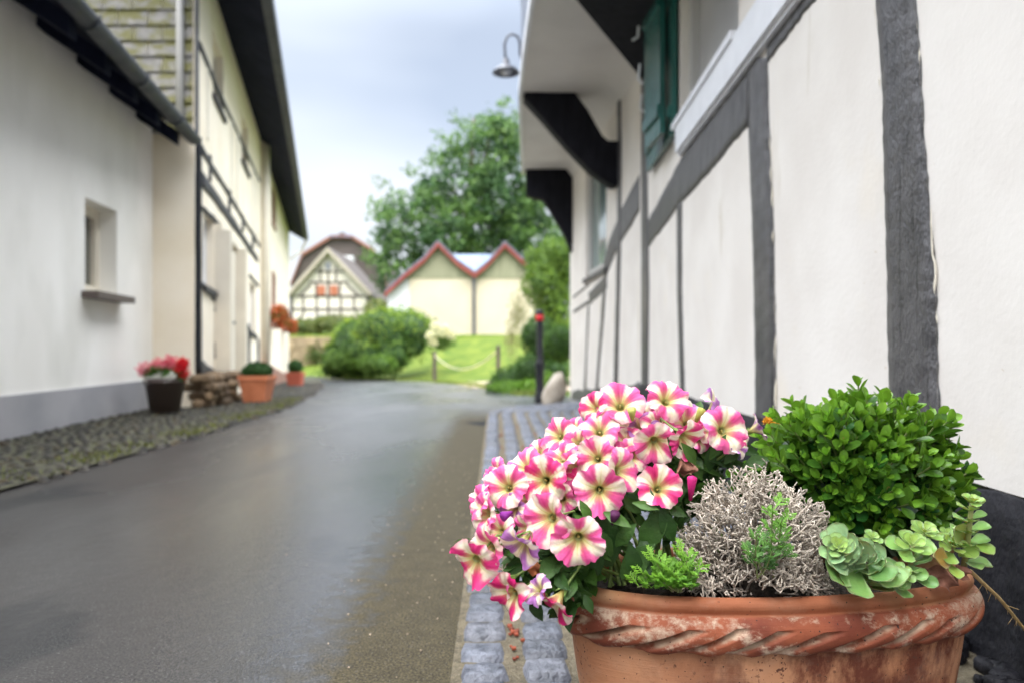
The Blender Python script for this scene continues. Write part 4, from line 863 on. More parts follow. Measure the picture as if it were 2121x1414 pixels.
# the hedge by the road
hb_ = blob_px([(735, 720, 1.5, 52, 1.1, 60), (790, 700, 0, 60, 1.2, 58), (845, 690, .4, 48, 1.1, 42), (700, 740, 1.5, 34, .9, 36), (760, 735, -.6, 55, .9, 40), (820, 665, 1.5, 60, 1.0, 25), (870, 675, 1.2, 26, .9, 24), (745, 745, -.4, 62, 1.0, 36), (800, 735, -.3, 50, 1.0, 40), (700, 760, 0, 34, .8, 24), (850, 715, .2, 30, .8, 26)], 25.5)
sh = shrub('hedge', px(770, 775, 25), hb_, 16000, .085, (.025, .075, .012), (.085, .17, .025), 'large rounded green hedge on the bank between the lane and the lawn', 'hedge', corek=.86, shell=.85, bumps=.06)
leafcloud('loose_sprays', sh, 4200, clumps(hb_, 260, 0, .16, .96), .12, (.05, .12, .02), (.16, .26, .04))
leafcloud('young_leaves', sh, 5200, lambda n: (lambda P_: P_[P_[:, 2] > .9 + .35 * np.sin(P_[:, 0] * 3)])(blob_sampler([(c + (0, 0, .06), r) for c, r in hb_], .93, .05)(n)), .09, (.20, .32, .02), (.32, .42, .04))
shrub('shrub', px(730, 775, 25.5), blob_px([(720, 752, -1, 46, .6, 20), (780, 755, -1.6, 40, .5, 20)], 25.5), 5000, .09, (.04, .10, .015), (.13, .22, .03), 'loose lighter green shrubs at the foot of the big hedge by the road edge', 'shrub')
shrub('shrub', px(640, 690, 35), blob_px([(630, 680, 0, 32, .6, 18), (672, 676, .4, 26, .6, 20), (600, 690, 0, 30, .6, 16), (655, 735, -1.5, 22, .5, 30)], 35.5), 4200, .12, (.06, .10, .02), (.20, .22, .06), 'olive green bushes hanging over the sandy retaining wall', 'shrub', corek=.6)
shrub('shrub', px(715, 660, 55), blob_px([(705, 668, 0, 60, 2, 14), (650, 676, 0, 50, 2, 16), (785, 645, -3, 30, 2, 24)], 55), 3500, .22, (.06, .11, .02), (.22, .22, .08), 'low garden bushes in front of the far cottage', 'shrub', corek=.6)
# panicle hydrangea
hc = px(912, 690, 24.5); hy_ = thing('hydrangea', px(905, 725, 24.5), 'hydrangea with creamy white flower heads at the right end of the hedge', 'shrub')
leafcloud('foliage', hy_, 700, blob_sampler([(hc + (0, .2, -.2), (.5, .3, .4))], .3), .10, (.06, .13, .02), (.12, .22, .04))
for (x, y, r) in ((893, 695, 12), (901, 676, 9), (916, 688, 12), (929, 690, 8), (936, 695, 8), (898, 708, 8), (922, 679, 6)):
    k = 24.3 / F; leafcloud('flower_head', hy_, 170, blob_sampler([(px(x, y, 24.2), (r * k, r * k * .8, r * k * .9))], .6, .05), .08, (.62, .60, .36), (.80, .78, .55), M['orange_flower'])
# big tree
ty = 58.0; tk = ty / F
tr = thing('tree', (px(960, 690, ty)[0], ty, float(G(-3, 58))), 'big broad-crowned green deciduous tree behind the double-gabled barn', 'tree')
tb0 = np.array([px(965, 690, ty)[0], ty, 1.5]); mb = MB()
mb.tube([tb0, tb0 + (0, 0, 4), tb0 + (.2, 0, 8), tb0 + (.4, 0, 13), tb0 + (.6, 0, 17)], [.6, .48, .36, .22, .08], 10); mb.build('trunk', M['bark'], tr, smooth=True)
tbl = [(1010, 330, 0, 62, 3, 66), (1050, 300, 1, 38, 2.5, 50), (960, 400, -1, 62, 3, 62), (1050, 420, 0, 70, 3.5, 80), (905, 410, 0, 44, 2.5, 50), (870, 470, -1, 62, 3, 62), (940, 500, -1.5, 75, 3, 60), (1030, 510, 0, 75, 3, 60), (812, 440, 0, 22, 1.5, 46), (806, 500, 0, 34, 2, 40), (1105, 480, 1, 50, 3, 70), (1110, 380, 1, 50, 3, 70), (850, 560, 0, 45, 2.5, 50), (925, 330, 0, 26, 1.6, 24), (1020, 265, 0, 30, 1.5, 24), (1062, 258, 0, 16, 1.2, 24), (960, 300, 0, 22, 1.5, 30), (798, 560, 1, 20, 1.5, 45), (1160, 540, 1, 60, 3, 60)]
blobs = [(px(x, y, ty + dz), (rx * tk, ryy, rz * tk)) for x, y, dz, rx, ryy, rz in tbl]
mb = MB()
for c, r in blobs[:15]:
    s = tb0 + (0, 0, max(2, (c[2] - 2) * .5)); m_ = (s + c) / 2 + (0, 0, .4); mb.tube([s, m_, c], [.2, .13, .04], 6)
mb.build('branch', M['bark'], tr, smooth=True)
# clumped leaves: many small clusters inside each lobe
leafcloud('crown', tr, 19500, clumps(blobs, 560, 0, .40, .25), .36, (.030, .085, .032), (.09, .165, .055))
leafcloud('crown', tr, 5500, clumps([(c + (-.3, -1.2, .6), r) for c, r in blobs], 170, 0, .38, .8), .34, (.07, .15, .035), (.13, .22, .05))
# garden on the right, behind the bollard
shrub('tree', px(1140, 690, 17), blob_px([(1145, 545, 0, 48, .5, 46), (1120, 590, -.5, 40, .4, 50), (1170, 560, 0, 45, .5, 70), (1150, 640, -.4, 46, .4, 56), (1105, 540, .2, 22, .3, 26)], 17), 9000, .075, (.05, .12, .02), (.20, .32, .04), 'bright green bushy young tree behind the bollard', 'tree', corek=.5, shell=.6)
shrub('shrub', px(1130, 790, 13.5), blob_px([(1115, 700, 0, 38, .4, 46), (1095, 770, -.7, 36, .35, 34), (1150, 780, -.5, 30, .3, 40), (1060, 785, -.8, 40, .35, 26), (1030, 800, -.9, 24, .3, 16), (1140, 730, 0, 40, .4, 50)], 13.2), 9500, .05, (.02, .06, .012), (.08, .17, .025), 'dark green mixed shrubs along the garden edge left of the bollard', 'shrub', corek=.7, shell=.7)
shrub('shrub', px(1150, 800, 12), blob_px([(1135, 790, 0, 14, .2, 22), (1050, 800, -.4, 36, .2, 12), (1092, 800, -.4, 26, .2, 16)], 12), 1500, .045, (.10, .22, .02), (.2, .36, .05), 'low bright green leafy plants at the foot of the dark shrubs by the road', 'shrub', corek=0)
ball_plant('box_shrub', px(1160, 712, 11.8), (.26, .26, .30), 3500, .03, (.04, .11, .01), (.10, .20, .02), 'round clipped yew-green ball bush right behind the black bollard', 'shrub', px(1160, 760, 11.8))
shrub('shrub', px(1075, 760, 20), blob_px([(1075, 650, 0, 26, .4, 60), (1060, 700, 0, 20, .4, 50)], 21), 1500, .06, (.16, .15, .06), (.30, .30, .12), 'thin wispy yellowish shrub in front of the right side of the barn', 'shrub', corek=0, shell=.1)
# lawn posts and rope
pts_ = []
for i, (x, y0_, y1_, zz, lb) in enumerate(((900, 727, 790, 21.8, 'left one of two short dark rope posts, just right of the hedge'), (1032, 714, 775, 16.2, 'right one of two short dark rope posts, beside the dark shrubs'))):
    b_ = px(x, y1_, zz); b_[2] = float(G(b_[0], b_[1])) - .02; top_ = px(x, y0_, zz)[2]; k = 4.2 * zz / F
    o = MB().lathe([(k * .1, top_ - b_[2]), (k * .9, top_ - b_[2] - .01), (k, top_ - b_[2] - .04), (k * 1.05, 0)], b_, 10).build('post', M['post_wood'], smooth=False); tag(o, lb, 'post', 'rope posts on the lawn'); pts_.append(np.array([b_[0], b_[1], top_ - .1]))
a, b = pts_
rp_ = [a * (1 - t) + b * t + np.array([0, 0, -.42 * 4 * t * (1 - t)]) for t in np.linspace(0, 1, 20)]
tag(MB().tube(rp_, .013, 6).build('rope', M['rope'], smooth=True), 'pale slack rope sagging between the two short lawn posts', 'rope')

# grass tufts: between cobbles and road on the left, and along the lawn edge
def tufts(name, P_, h, c1, c2, label, wd=.004):
    n = len(P_); ph = rng.uniform(0, 6.28, n); ln = rng.uniform(.5, 1.2, n) * h; dx = rng.normal(0, .45, (n, 2))
    w = np.stack([np.cos(ph), np.sin(ph), 0 * ph], -1) * wd; tip = P_ + np.stack([dx[:, 0] * ln, dx[:, 1] * ln, ln], -1)
    V = np.stack([P_ - w, P_ + w, tip], 1); t = rng.random((n, 1)); cl_ = np.array(c1) * (1 - t) + np.array(c2) * t
    mb = MB(); mb.V.append(V.reshape(-1, 3)); mb.Cl.append(np.repeat(cl_, 3, 0)); mb.Fc = [(3 * i, 3 * i + 1, 3 * i + 2) for i in range(n)]; mb.n = 3 * n
    return tag(mb.build(name, M['leaf'], recalc=False), label, 'grass', kind='stuff')
n = 2300; yy = rng.uniform(2.3, 9.5, n); xx = np.interp(yy, RE_Y, RE_X) - np.abs(rng.normal(0, .16, n)) + .03; kk = (np.sin(yy * 5.1) + np.sin(yy * 11.3 + 1) + rng.normal(0, .5, n)) > -.1
P_ = np.stack([xx, yy, G0(yy) + .015], -1)[kk]
tufts('grass', P_, .03, (.07, .085, .012), (.17, .19, .03), 'mossy grass growing between the left cobbles and the road', .005)
n = 14000; t = rng.random(n); i_ = rng.integers(2, len(BX) - 2, n); xx = BX[i_] + (BX[i_ + 1] - BX[i_]) * t + rng.normal(0, .12, n) + .1; yy = BY[i_] + (BY[i_ + 1] - BY[i_]) * t + rng.normal(0, .12, n) + .05
tufts('grass', np.stack([xx, yy, np.maximum(G(xx, yy), G0(yy))], -1), .07, (.10, .14, .02), (.2, .26, .04), 'rough grass fringe along the far edge of the road', .01)

#@@PLANTER@@
# ------------------------------------------------------------------ big terracotta planter in the foreground
PC = np.array([.3655, 1.075, 0]); PR = R(6.5); PA_, PB_ = .293, .135; RIM = .268; NE = 2.35
cph, sph = math.cos(PR), math.sin(PR)
def ovl(th, r_add=0.0, k=1.0):
    c, s = np.cos(th), np.sin(th); x = np.sign(c) * np.abs(c) ** (2 / NE) * PA_; y = np.sign(s) * np.abs(s) ** (2 / NE) * PB_
    nx, ny = c / PA_, s / PB_; l = np.hypot(nx, ny); x = x * k + nx / l * r_add; y = y * k + ny / l * r_add
    return np.stack([PC[0] + x * cph - y * sph, PC[1] + x * sph + y * cph], -1)
pl_ = thing('planter', PC, 'large oval terracotta planter with carved rope-twist rim, nearest the camera', 'planter')
nt_ = 1500; th0 = np.linspace(0, 2 * math.pi, 8001); pp = ovl(th0); arc = np.r_[0, np.cumsum(np.linalg.norm(np.diff(pp, axis=0), axis=1))]; Ltot = arc[-1]
th = np.interp(np.linspace(0, Ltot, nt_ + 1)[:-1], arc, th0); us = np.linspace(0, 1, nt_ + 1)[:-1]
# profile: (z, outward, kind) from inside bottom lip to base ; kind: 0 lip,1 rope,2 body
P0 = [(RIM - .05, -.026, 0), (RIM - .012, -.023, 0), (RIM - .003, -.018, 0), (RIM, -.011, 0), (RIM - .001, -.005, 0), (RIM - .004, -.001, 0), (RIM - .009, .001, 0), (RIM - .014, .000, 0), (RIM - .018, -.003, 0), (RIM - .021, -.004, 0)]
zr0, zr1 = RIM - .021, RIM - .066
P1 = [(zr0 + (zr1 - zr0) * t, None, 1) for t in np.linspace(0, 1, 40)]
P2 = [(zr1 - .0015, -.006, 2), (zr1 - .006, -.0085, 2)] + [(z, -.0085 - (zr1 - z) * .10 - (zr1 - z) ** 2 * .4, 2) for z in np.linspace(zr1 - .012, 0, 14)]
P2 += [(0, -.08, 2)]
NR = 23; V_ = []; Cc = []
hsh = np.random.default_rng(3).uniform(-1, 1, (NR + 2, 4))
def wob(k_, a, s): 
    r = np.random.default_rng(s); ph = r.uniform(0, 6.28, 6); return sum(a / (i + 1) * np.sin((k_ * (i + 1)) * us * 2 * math.pi + ph[i]) for i in range(4))
glob = wob(5, .0008, 1)
for (z, o_, kd) in P0 + P1 + P2:
    zz = np.full(nt_, z); gr = np.zeros(nt_)
    if kd == 1:
        v = (zr0 - z) / (zr0 - zr1)                       # 0 top .. 1 bottom
        bul = .0175 * math.sin(math.pi * min(1, max(0, .10 + v * .86))) ** .62
        o_ = -.004 + bul
        # diagonal gouges, rising to the right; phase advances with height
        ph = us * NR + 1.75 * v + .10 * np.sin(us * 37) ; kk = np.floor(ph).astype(int) % NR; fr = ph - np.floor(ph)
        jit = hsh[kk]
        fr2 = fr + .06 * jit[:, 0]
        vc = .66 + .05 * jit[:, 1]; env = np.clip(1.15 - 1.15 * ((v - vc) / (.37 + .05 * jit[:, 2])) ** 2, 0, 1)   # gouge lives in the lower 3/4
        steep = np.clip((fr2) / .52, 0, 1); g_ = np.where(fr2 < .52, (1 - steep) ** .9 * np.clip(fr2 / .05, 0, 1), 0)
        gr = g_ * env; o_ = o_ - .0250 * gr * (1 + .25 * jit[:, 3])
        zz = zz - .005 * v * (.5 + .5 * np.cos(2 * math.pi * (fr - .75)))      # scalloped lower edge
        o_ = o_ + .0006 * np.sin(us * 900 + v * 20) * gr
    if kd == 2 and z > zr1 - .003: zz = zz - .003
    xy = ovl(th, o_ + glob, 1.0)
    V_.append(np.stack([xy[:, 0], xy[:, 1], zz], -1))
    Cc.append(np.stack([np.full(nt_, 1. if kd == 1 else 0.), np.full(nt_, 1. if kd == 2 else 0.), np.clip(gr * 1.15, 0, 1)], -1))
V_ = np.concatenate(V_); Cc = np.concatenate(Cc); rows = len(P0 + P1 + P2)
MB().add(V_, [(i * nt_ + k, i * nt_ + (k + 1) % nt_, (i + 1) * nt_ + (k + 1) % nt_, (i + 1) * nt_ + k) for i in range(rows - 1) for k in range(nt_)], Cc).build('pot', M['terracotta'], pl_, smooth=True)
sv_ = []; sf = []; nr = 30; ns = 140
for i in range(nr + 1):
    xy = ovl(np.linspace(0, 2 * math.pi, ns + 1)[:-1], -.02 * (i == nr), i / nr); z = RIM - .028 + rng.normal(0, .003, ns) + .006 * (1 - i / nr)
    sv_.append(np.stack([xy[:, 0], xy[:, 1], z], -1))
sv_ = np.concatenate(sv_); sf = [(i * ns + k, i * ns + (k + 1) % ns, (i + 1) * ns + (k + 1) % ns, (i + 1) * ns + k) for i in range(nr) for k in range(ns)]
MB().add(sv_, sf).build('soil', M['soil'], pl_, smooth=True)

# ---- generic leaf shapes
def leaf_tmpl(prof, nl=6, cup=.15, bend=.12, fold=.1):
    """length 1 along +x, width from profile, 5 verts across"""
    v = []; t = np.linspace(0, 1, nl + 1)
    for a in t:
        w = np.interp(a, *prof)
        for q in (-1, -.5, 0, .5, 1): v.append((a, q * w, -bend * a * a + cup * abs(q) ** 1.5 * w + fold * abs(q) * w * .5))
    f = [(i * 5 + k, i * 5 + k + 1, (i + 1) * 5 + k + 1, (i + 1) * 5 + k) for i in range(nl) for k in range(4)]
    return np.array(v), f
OV = ([0, .05, .2, .45, .7, .88, .97, 1], [.02, .05, .20, .31, .28, .18, .08, .0])
LBOX = leaf_tmpl(([0, .06, .2, .45, .7, .88, .97, 1], [.03, .05, .17, .28, .28, .20, .09, .01]), 7, .25, .10)
LPET = leaf_tmpl(([0, .1, .25, .45, .7, .9, 1], [.04, .08, .17, .25, .20, .08, .0]), 7, .15, .30)

# ------------------------------------------------------------------ petunias
pt = thing('petunia_plant', (.14, 1.03, RIM - .02), 'pink and white striped petunias spilling over the left end of the large planter', 'plant')
NA, NRr = 120, 15
def flower_mesh(R0, cupd, hue, seed, depth=.30, curl=.0, droop=0.0):
    r_ = np.random.default_rng(seed); th = np.linspace(0, 2 * math.pi, NA, endpoint=False); p5 = r_.uniform(0, 6.28)
    d5 = th * 5 + p5          # cos(d5)=1 at lobe midrib
    lob = 1 - .105 * np.exp(-((np.abs(((d5 / (2 * math.pi)) % 1) - .5)) / .07) ** 2) + .03 * np.cos(d5) + .018 * np.sin(th * 2 + r_.uniform(0, 6)) + .022 * np.sin(th * 13 + r_.uniform(0, 6)) + .012 * np.sin(th * 31 + r_.uniform(0, 6))
    lob *= 1 + .05 * np.interp((d5 / (2 * math.pi)) % 5, np.arange(6), np.r_[r_.uniform(-1, 1, 5), 0])
    ts = np.r_[0, .12, .22, .30, np.linspace(.38, 1, NRr - 4)]
    V = []; Cx = []; a1, a2, a3 = r_.uniform(0, 6, 3); amp = r_.uniform(1.2, 2.5)
    nzr = r_.normal(0, 1, (NA // 2,)); nz1 = np.interp(th, np.linspace(0, 2 * math.pi, NA // 2), nzr)
    for t in ts:
        if t <= .3: rad = (.075 + .045 * (t / .3) ** 1.5) * R0 * np.ones(NA); z = -R0 * (cupd * 1.25 + .30 * (1 - t / .3)) * np.ones(NA)
        else:
            s = (t - .3) / .7; rad = R0 * (.12 + .88 * s ** 1.12 * (1 + (lob - 1) * s ** 2) ) ; z = -R0 * cupd * 1.25 * (1 - s) ** 1.9 - R0 * (curl + .10) * s ** 3.2 * (1 + .8 * np.sin(th * 2 + a1 + 1) + .5 * np.sin(th * 3 + a3))
            z = z + R0 * amp * (.045 * s ** 2 * np.cos(d5 + math.pi) + .055 * s ** 2.5 * np.sin(th * 3 + a1) + .04 * s ** 3 * np.sin(th * 7 + a2) + .022 * s ** 4 * np.sin(th * 17 + a3) + .05 * s ** 2 * np.sin(th * 2 + a2))
            z = z - R0 * .02 * s * np.exp(-((((d5 / (2 * math.pi) + .5) % 1) - .5) / .045) ** 2) * (1 - s * .5) + R0 * .006 * s * np.sin(th * 45 + a1)
        s = max(0, (t - .3) / .7)
        V.append(np.stack([rad * np.cos(th), rad * np.sin(th), z], -1))
        # colour : cream star along midribs, pink between
        w = .18 + .10 * s ; x = np.cos(d5 + .25 * np.sin(a3 + 6 * s)) + .16 * nz1 * (.4 + s) + .05 * np.sin(th * 60 + s * 5) + .30 * np.sin(th + a1) * np.sin(th * 2 + a2) + r_.uniform(-.42, .02)
        pk = 1 / (1 + np.exp(x / .13)); pk = pk * np.clip(.45 + s * 1.4, 0, 1)
        rim_w = np.clip((s - .82) / .18, 0, 1) * .62; pk2 = np.clip(pk + rim_w * (1 - pk) * r_.uniform(.2, .9), 0, 1)
        deep = np.array(hue[0]); light = np.array(hue[1]); q = np.clip(.2 + .75 * s + .14 * nz1 + .10 * np.sin(th * 25 + a1), 0, 1)[:, None]
        pink = deep * (1 - q) + light * q; cream = np.array([.88, .76, .42]) * (1 - s) + np.array([.90, .82, .71]) * s
        c = cream * (1 - pk2[:, None]) + pink * pk2[:, None]
        vein = np.exp(-((((d5 / (2 * math.pi) + .5) % 1) - .5) / .030) ** 2) * (1 - s) ** .8; vein += .5 * np.exp(-((((d5 * 3 / (2 * math.pi) + .5) % 1) - .5) / .09) ** 2) * (1 - s) ** 1.6
        vein = np.clip(vein, 0, 1)[:, None] * .7; c = c * (1 - vein) + np.array([.60, .58, .12]) * vein
        pv = np.clip(np.exp(-((((d5 / (2 * math.pi)) % 1) - .5) / .12) ** 2) * (1 - s) ** 1.3, 0, 1)[:, None] * .6; c = c * (1 - pv) + np.array([.22, .01, .10]) * pv
        yt = np.clip((1 - s) * 1.7 - .85, 0, 1); c = c * (1 - yt) + np.array([.46, .44, .08]) * yt
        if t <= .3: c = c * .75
        Cx.append(c)
    V = np.concatenate(V); V[:, 2] -= droop * R0 * (V[:, 0] / R0) ** 2
    f = [(i * NA + k, i * NA + (k + 1) % NA, (i + 1) * NA + (k + 1) % NA, (i + 1) * NA + k) for i in range(len(ts) - 1) for k in range(NA)]
    return V, f, np.concatenate(Cx)
HP = ((.62, .008, .13), (.84, .13, .38)); HD = ((.50, .004, .08), (.72, .02, .20)); HV = ((.22, .04, .26), (.50, .22, .56)); HL = ((.70, .02, .20), (.86, .17, .44))
# (cx, cy, diameter px, facing right, facing up, facing camera, hue, cup)
FL = [(1242, 1018, 104, -.05, .12, 1, HP, .5), (1369, 1006, 90, .08, .45, .9, HP, .55), (1128, 1076, 108, -.55, .05, 1, HP, .5), (1196, 1122, 108, -.12, -.22, 1, HP, .55), (1045, 1004, 90, -.42, .28, 1, HP, .55), (1124, 994, 96, -.45, .30, 1, HP, .55),
      (1232, 946, 86, -.25, .40, .9, HP, .5), (1296, 973, 92, .75, .10, .8, HL, .5), (1360, 922, 90, .0, -.15, 1, HP, .6), (1428, 912, 80, .35, -.35, .8, HP, .6), (1508, 886, 98, .25, .35, .9, HP, .5), (1283, 828, 98, -.10, .62, .8, HP, .5), (1385, 820, 90, .05, .62, .8, HP, .5),
      (1224, 842, 66, -.75, .25, .7, HP, .5), (1150, 897, 76, -.50, .45, .8, HP, .5), (1242, 884, 84, -.2, .6, .7, HL, .5), (1160, 940, 74, -.4, .65, .6, HL, .5), (1083, 956, 76, -.45, .65, .6, HL, .5), (986, 1036, 72, -.85, .2, .5, HP, .5), (996, 1062, 84, -.75, .1, .6, HL, .5),
      (1002, 1138, 96, -.72, -.05, .7, HP, .5), (975, 1168, 102, -.35, -.25, .85, HP, .4), (1070, 1140, 90, -.45, -.55, .7, HV, .65), (1048, 1236, 92, -.70, -.25, .65, HD, .6), (1106, 1215, 66, -.6, .5, .5, HV, .6), (1140, 1262, 90, -.55, -.70, .45, HD, .7),
      (1440, 850, 66, .4, .7, .4, HV, .5), (1497, 836, 84, .75, .55, .25, HV, .7), (1338, 834, 58, .2, .9, .2, HV, .5), (1328, 878, 74, -.3, .6, .7, HV, .5), (1428, 868, 82, .1, .55, .8, HL, .5), (1470, 886, 60, -.2, .5, .8, HP, .5), (1246, 908, 60, -.1, .5, .8, HL, .5),
      (1184, 972, 76, -.55, .1, .8, HL, .5), (1578, 882, 58, .8, .5, .15, HV, .7), (1205, 962, 60, -.2, .6, .7, HP, .5), (1058, 1052, 62, -.6, .0, .8, HV, .5), (1020, 972, 60, -.65, .5, .5, HL, .5), (1300, 905, 68, .1, .6, .7, HP, .5), (1362, 872, 70, -.05, .75, .6, HL, .5), (1195, 905, 64, -.4, .6, .6, HL, .5), (1036, 1212, 62, -.7, -.5, .3, HL, .5), (1530, 918, 56, .5, .6, .5, HV, .5), (1030, 1100, 70, -.6, .1, .8, HP, .5), (1090, 1035, 80, -.4, .2, .9, HL, .5), (1205, 1000, 70, -.3, .2, .9, HP, .5), (1310, 940, 74, -.1, .4, .9, HL, .5), (1400, 880, 74, .1, .5, .8, HP, .5), (1345, 862, 66, 0, .6, .7, HL, .5), (1455, 905, 60, .3, .2, .8, HL, .5), (1012, 1000, 66, -.7, .3, .7, HP, .5), (1110, 930, 62, -.4, .7, .6, HP, .5), (1270, 870, 70, -.2, .6, .7, HP, .5), (1185, 880, 50, -.5, .6, .5, HL, .5), (1085, 1100, 66, -.6, -.1, .8, HL, .5), (1535, 900, 60, .6, .4, .5, HP, .5), (1160, 1035, 66, -.3, 0, .9, HL, .5)]
def fdepth(x, y):
    z = .865 + np.clip((1130 - y) / 340, -.2, 1) * .23
    return z + .00012 * max(0, 1130 - x) * (y < 1100) + (.03 if y > 1200 else 0)
fpos = []; smb = MB(); cal = None

for i, (x, y, d, fx_, fy_, fz_, hue, cup) in enumerate(FL):
    zd = fdepth(x, y) + .004 * (i % 3)
    if i >= 13: zd += .018
    if i >= 26: zd += .02
    if i in (26, 27, 28, 34): zd += .03
    if i == 2: zd -= .022
    if i >= 44: zd += .014
    p = px(x, y, zd); R0 = d * zd / F / 2
    fx_ += random.uniform(-.16, .16); fy_ += random.uniform(-.16, .16)
    if hue is HP and i % 4 == 1: hue = ((.60, .004, .09), (.78, .05, .25))
    n_ = np.array([fx_, -fz_, fy_]); n_ /= np.linalg.norm(n_); up = np.array([0, .2, 1.]); a = np.cross(up, n_); a /= np.linalg.norm(a); b = np.cross(n_, a)
    V, f, c = flower_mesh(R0 * 1.05, cup, hue, 100 + i, curl=random.uniform(-.02, .14), droop=random.uniform(0, .12)); Mx = np.stack([a, b, n_], 0); V = V @ Mx + p
    fpos.append((p, n_, R0, zd))
    back = p - n_ * R0 * (cup + .50); c2 = back - n_ * .008
    # trumpet tube, calyx and stalk
    tube_c = np.array([.50, .50, .22]) if hue is not HV else np.array([.46, .44, .26])
    fl_m = MB().add(V, f, c); fl_m.tube([p - n_ * R0 * (cup + .0), p - n_ * R0 * (cup + .25), back], [R0 * .16, R0 * .115, R0 * .085], 8, tube_c, False); fl_m.build('flower', M['petal'], pt, smooth=True, recalc=False)
    root = np.array([.14 + rng.uniform(-.05, .08), 1.05 + rng.uniform(-.04, .06), RIM - .01]) if x < 1300 else np.array([.26 + rng.uniform(-.05, .06), 1.12 + rng.uniform(-.04, .05), RIM - .01])
    m1 = c2 - n_ * .03; m2 = (m1 + root) / 2 + np.array([0, 0, .02])
    smb.tube([back, c2, m1, m2, root], [.0022, .0016, .0015, .0019, .0028], 6, (.17, .25, .06), False)
    V5 = []
    for k in range(5):
        an = k * 2 * math.pi / 5; dd = (a * math.cos(an) + b * math.sin(an)); s0 = c2; s1 = back + dd * R0 * .22 + n_ * R0 * .1; s2 = back + dd * R0 * .42 + n_ * R0 * .45; w_ = np.cross(n_, dd) * .0022
        smb.add([s0 - w_ * .6, s0 + w_ * .6, s1 + w_, s2, s1 - w_], [(0, 1, 2, 3, 4)], (.16, .26, .05))
# stamens in the throats
stm = MB()
for (p, n_, R0, zd), fl in zip(fpos, FL):
    q = p - n_ * R0 * fl[7] * 1.02
    for k in range(4):
        o_ = rng.normal(0, .0009, 3); stm.tube([q - n_ * .006 + o_, q + o_], .0009, 5, (.45, .36, .10))
stm.build('stamens', M['stem'], pt, recalc=False)['kind'] = 'stuff'
# leaves fill the mass between the root and the flowers
fp = np.array([q[0] for q in fpos]); fn = np.array([q[1] for q in fpos]); n = 2600
i1 = rng.integers(0, len(fp), n); i2 = rng.integers(0, len(fp), n); w = rng.random(n)[:, None] * .5
near = np.linalg.norm(fp[i1] - fp[i2], axis=1)[:, None] < .16; tgt = np.where(near, fp[i1] * (1 - w) + fp[i2] * w, fp[i1])
root = np.where((tgt[:, :1] < .17), np.array([[.14, 1.04, RIM]]), np.array([[.24, 1.10, RIM]])); tt = (1 - .62 * rng.random(n) ** 1.2)[:, None]
LP = root * (1 - tt) + (tgt - fn[i1] * .038) * tt + rng.normal(0, .009, (n, 3)); LP[:, 1] += .012
dr = (tgt - root) / np.linalg.norm(tgt - root, axis=1)[:, None] + rng.normal(0, .55, (n, 3)); dr[:, 2] += .1
keep = ~((LP[:, 2] < RIM + .005) & (LP[:, 0] > .12)); 
fx_p = np.array([q[0] for q in FL]); fy_p = np.array([q[1] for q in FL]); fr_p = np.array([q[2] / 2 for q in FL]); fz_p = np.array([q[3] for q in fpos])
def clear(Pm, mrg=6):      # leaves never grow in front of an open bloom
    lx = CX + F * Pm[:, 0] / Pm[:, 1]; ly = HZ - F * (Pm[:, 2] - EYE) / Pm[:, 1]; d_ = np.hypot(lx[:, None] - fx_p, ly[:, None] - fy_p)
    return ~((d_ < fr_p + mrg) & (Pm[:, 1:2] < fz_p + .012)).any(1)
dn_ = dr / np.linalg.norm(dr, axis=1)[:, None]
keep &= clear(LP) & clear(LP + dn_ * .028, 0) & clear(LP + dn_ * .014)
LP, dr = LP[keep], dr[keep]; n = len(LP)
nr_ = rng.normal(0, .5, (n, 3)) + np.array([-.2, -.6, .9]); Mx = frames(dr, nr_); sz = rng.uniform(.018, .038, n)
t = rng.random((n, 1)); lc = np.array([.020, .062, .012]) * (1 - t) + np.array([.070, .16, .026]) * t
lfm = MB().inst(*LPET, Mx * sz[:, None, None], LP, lc)
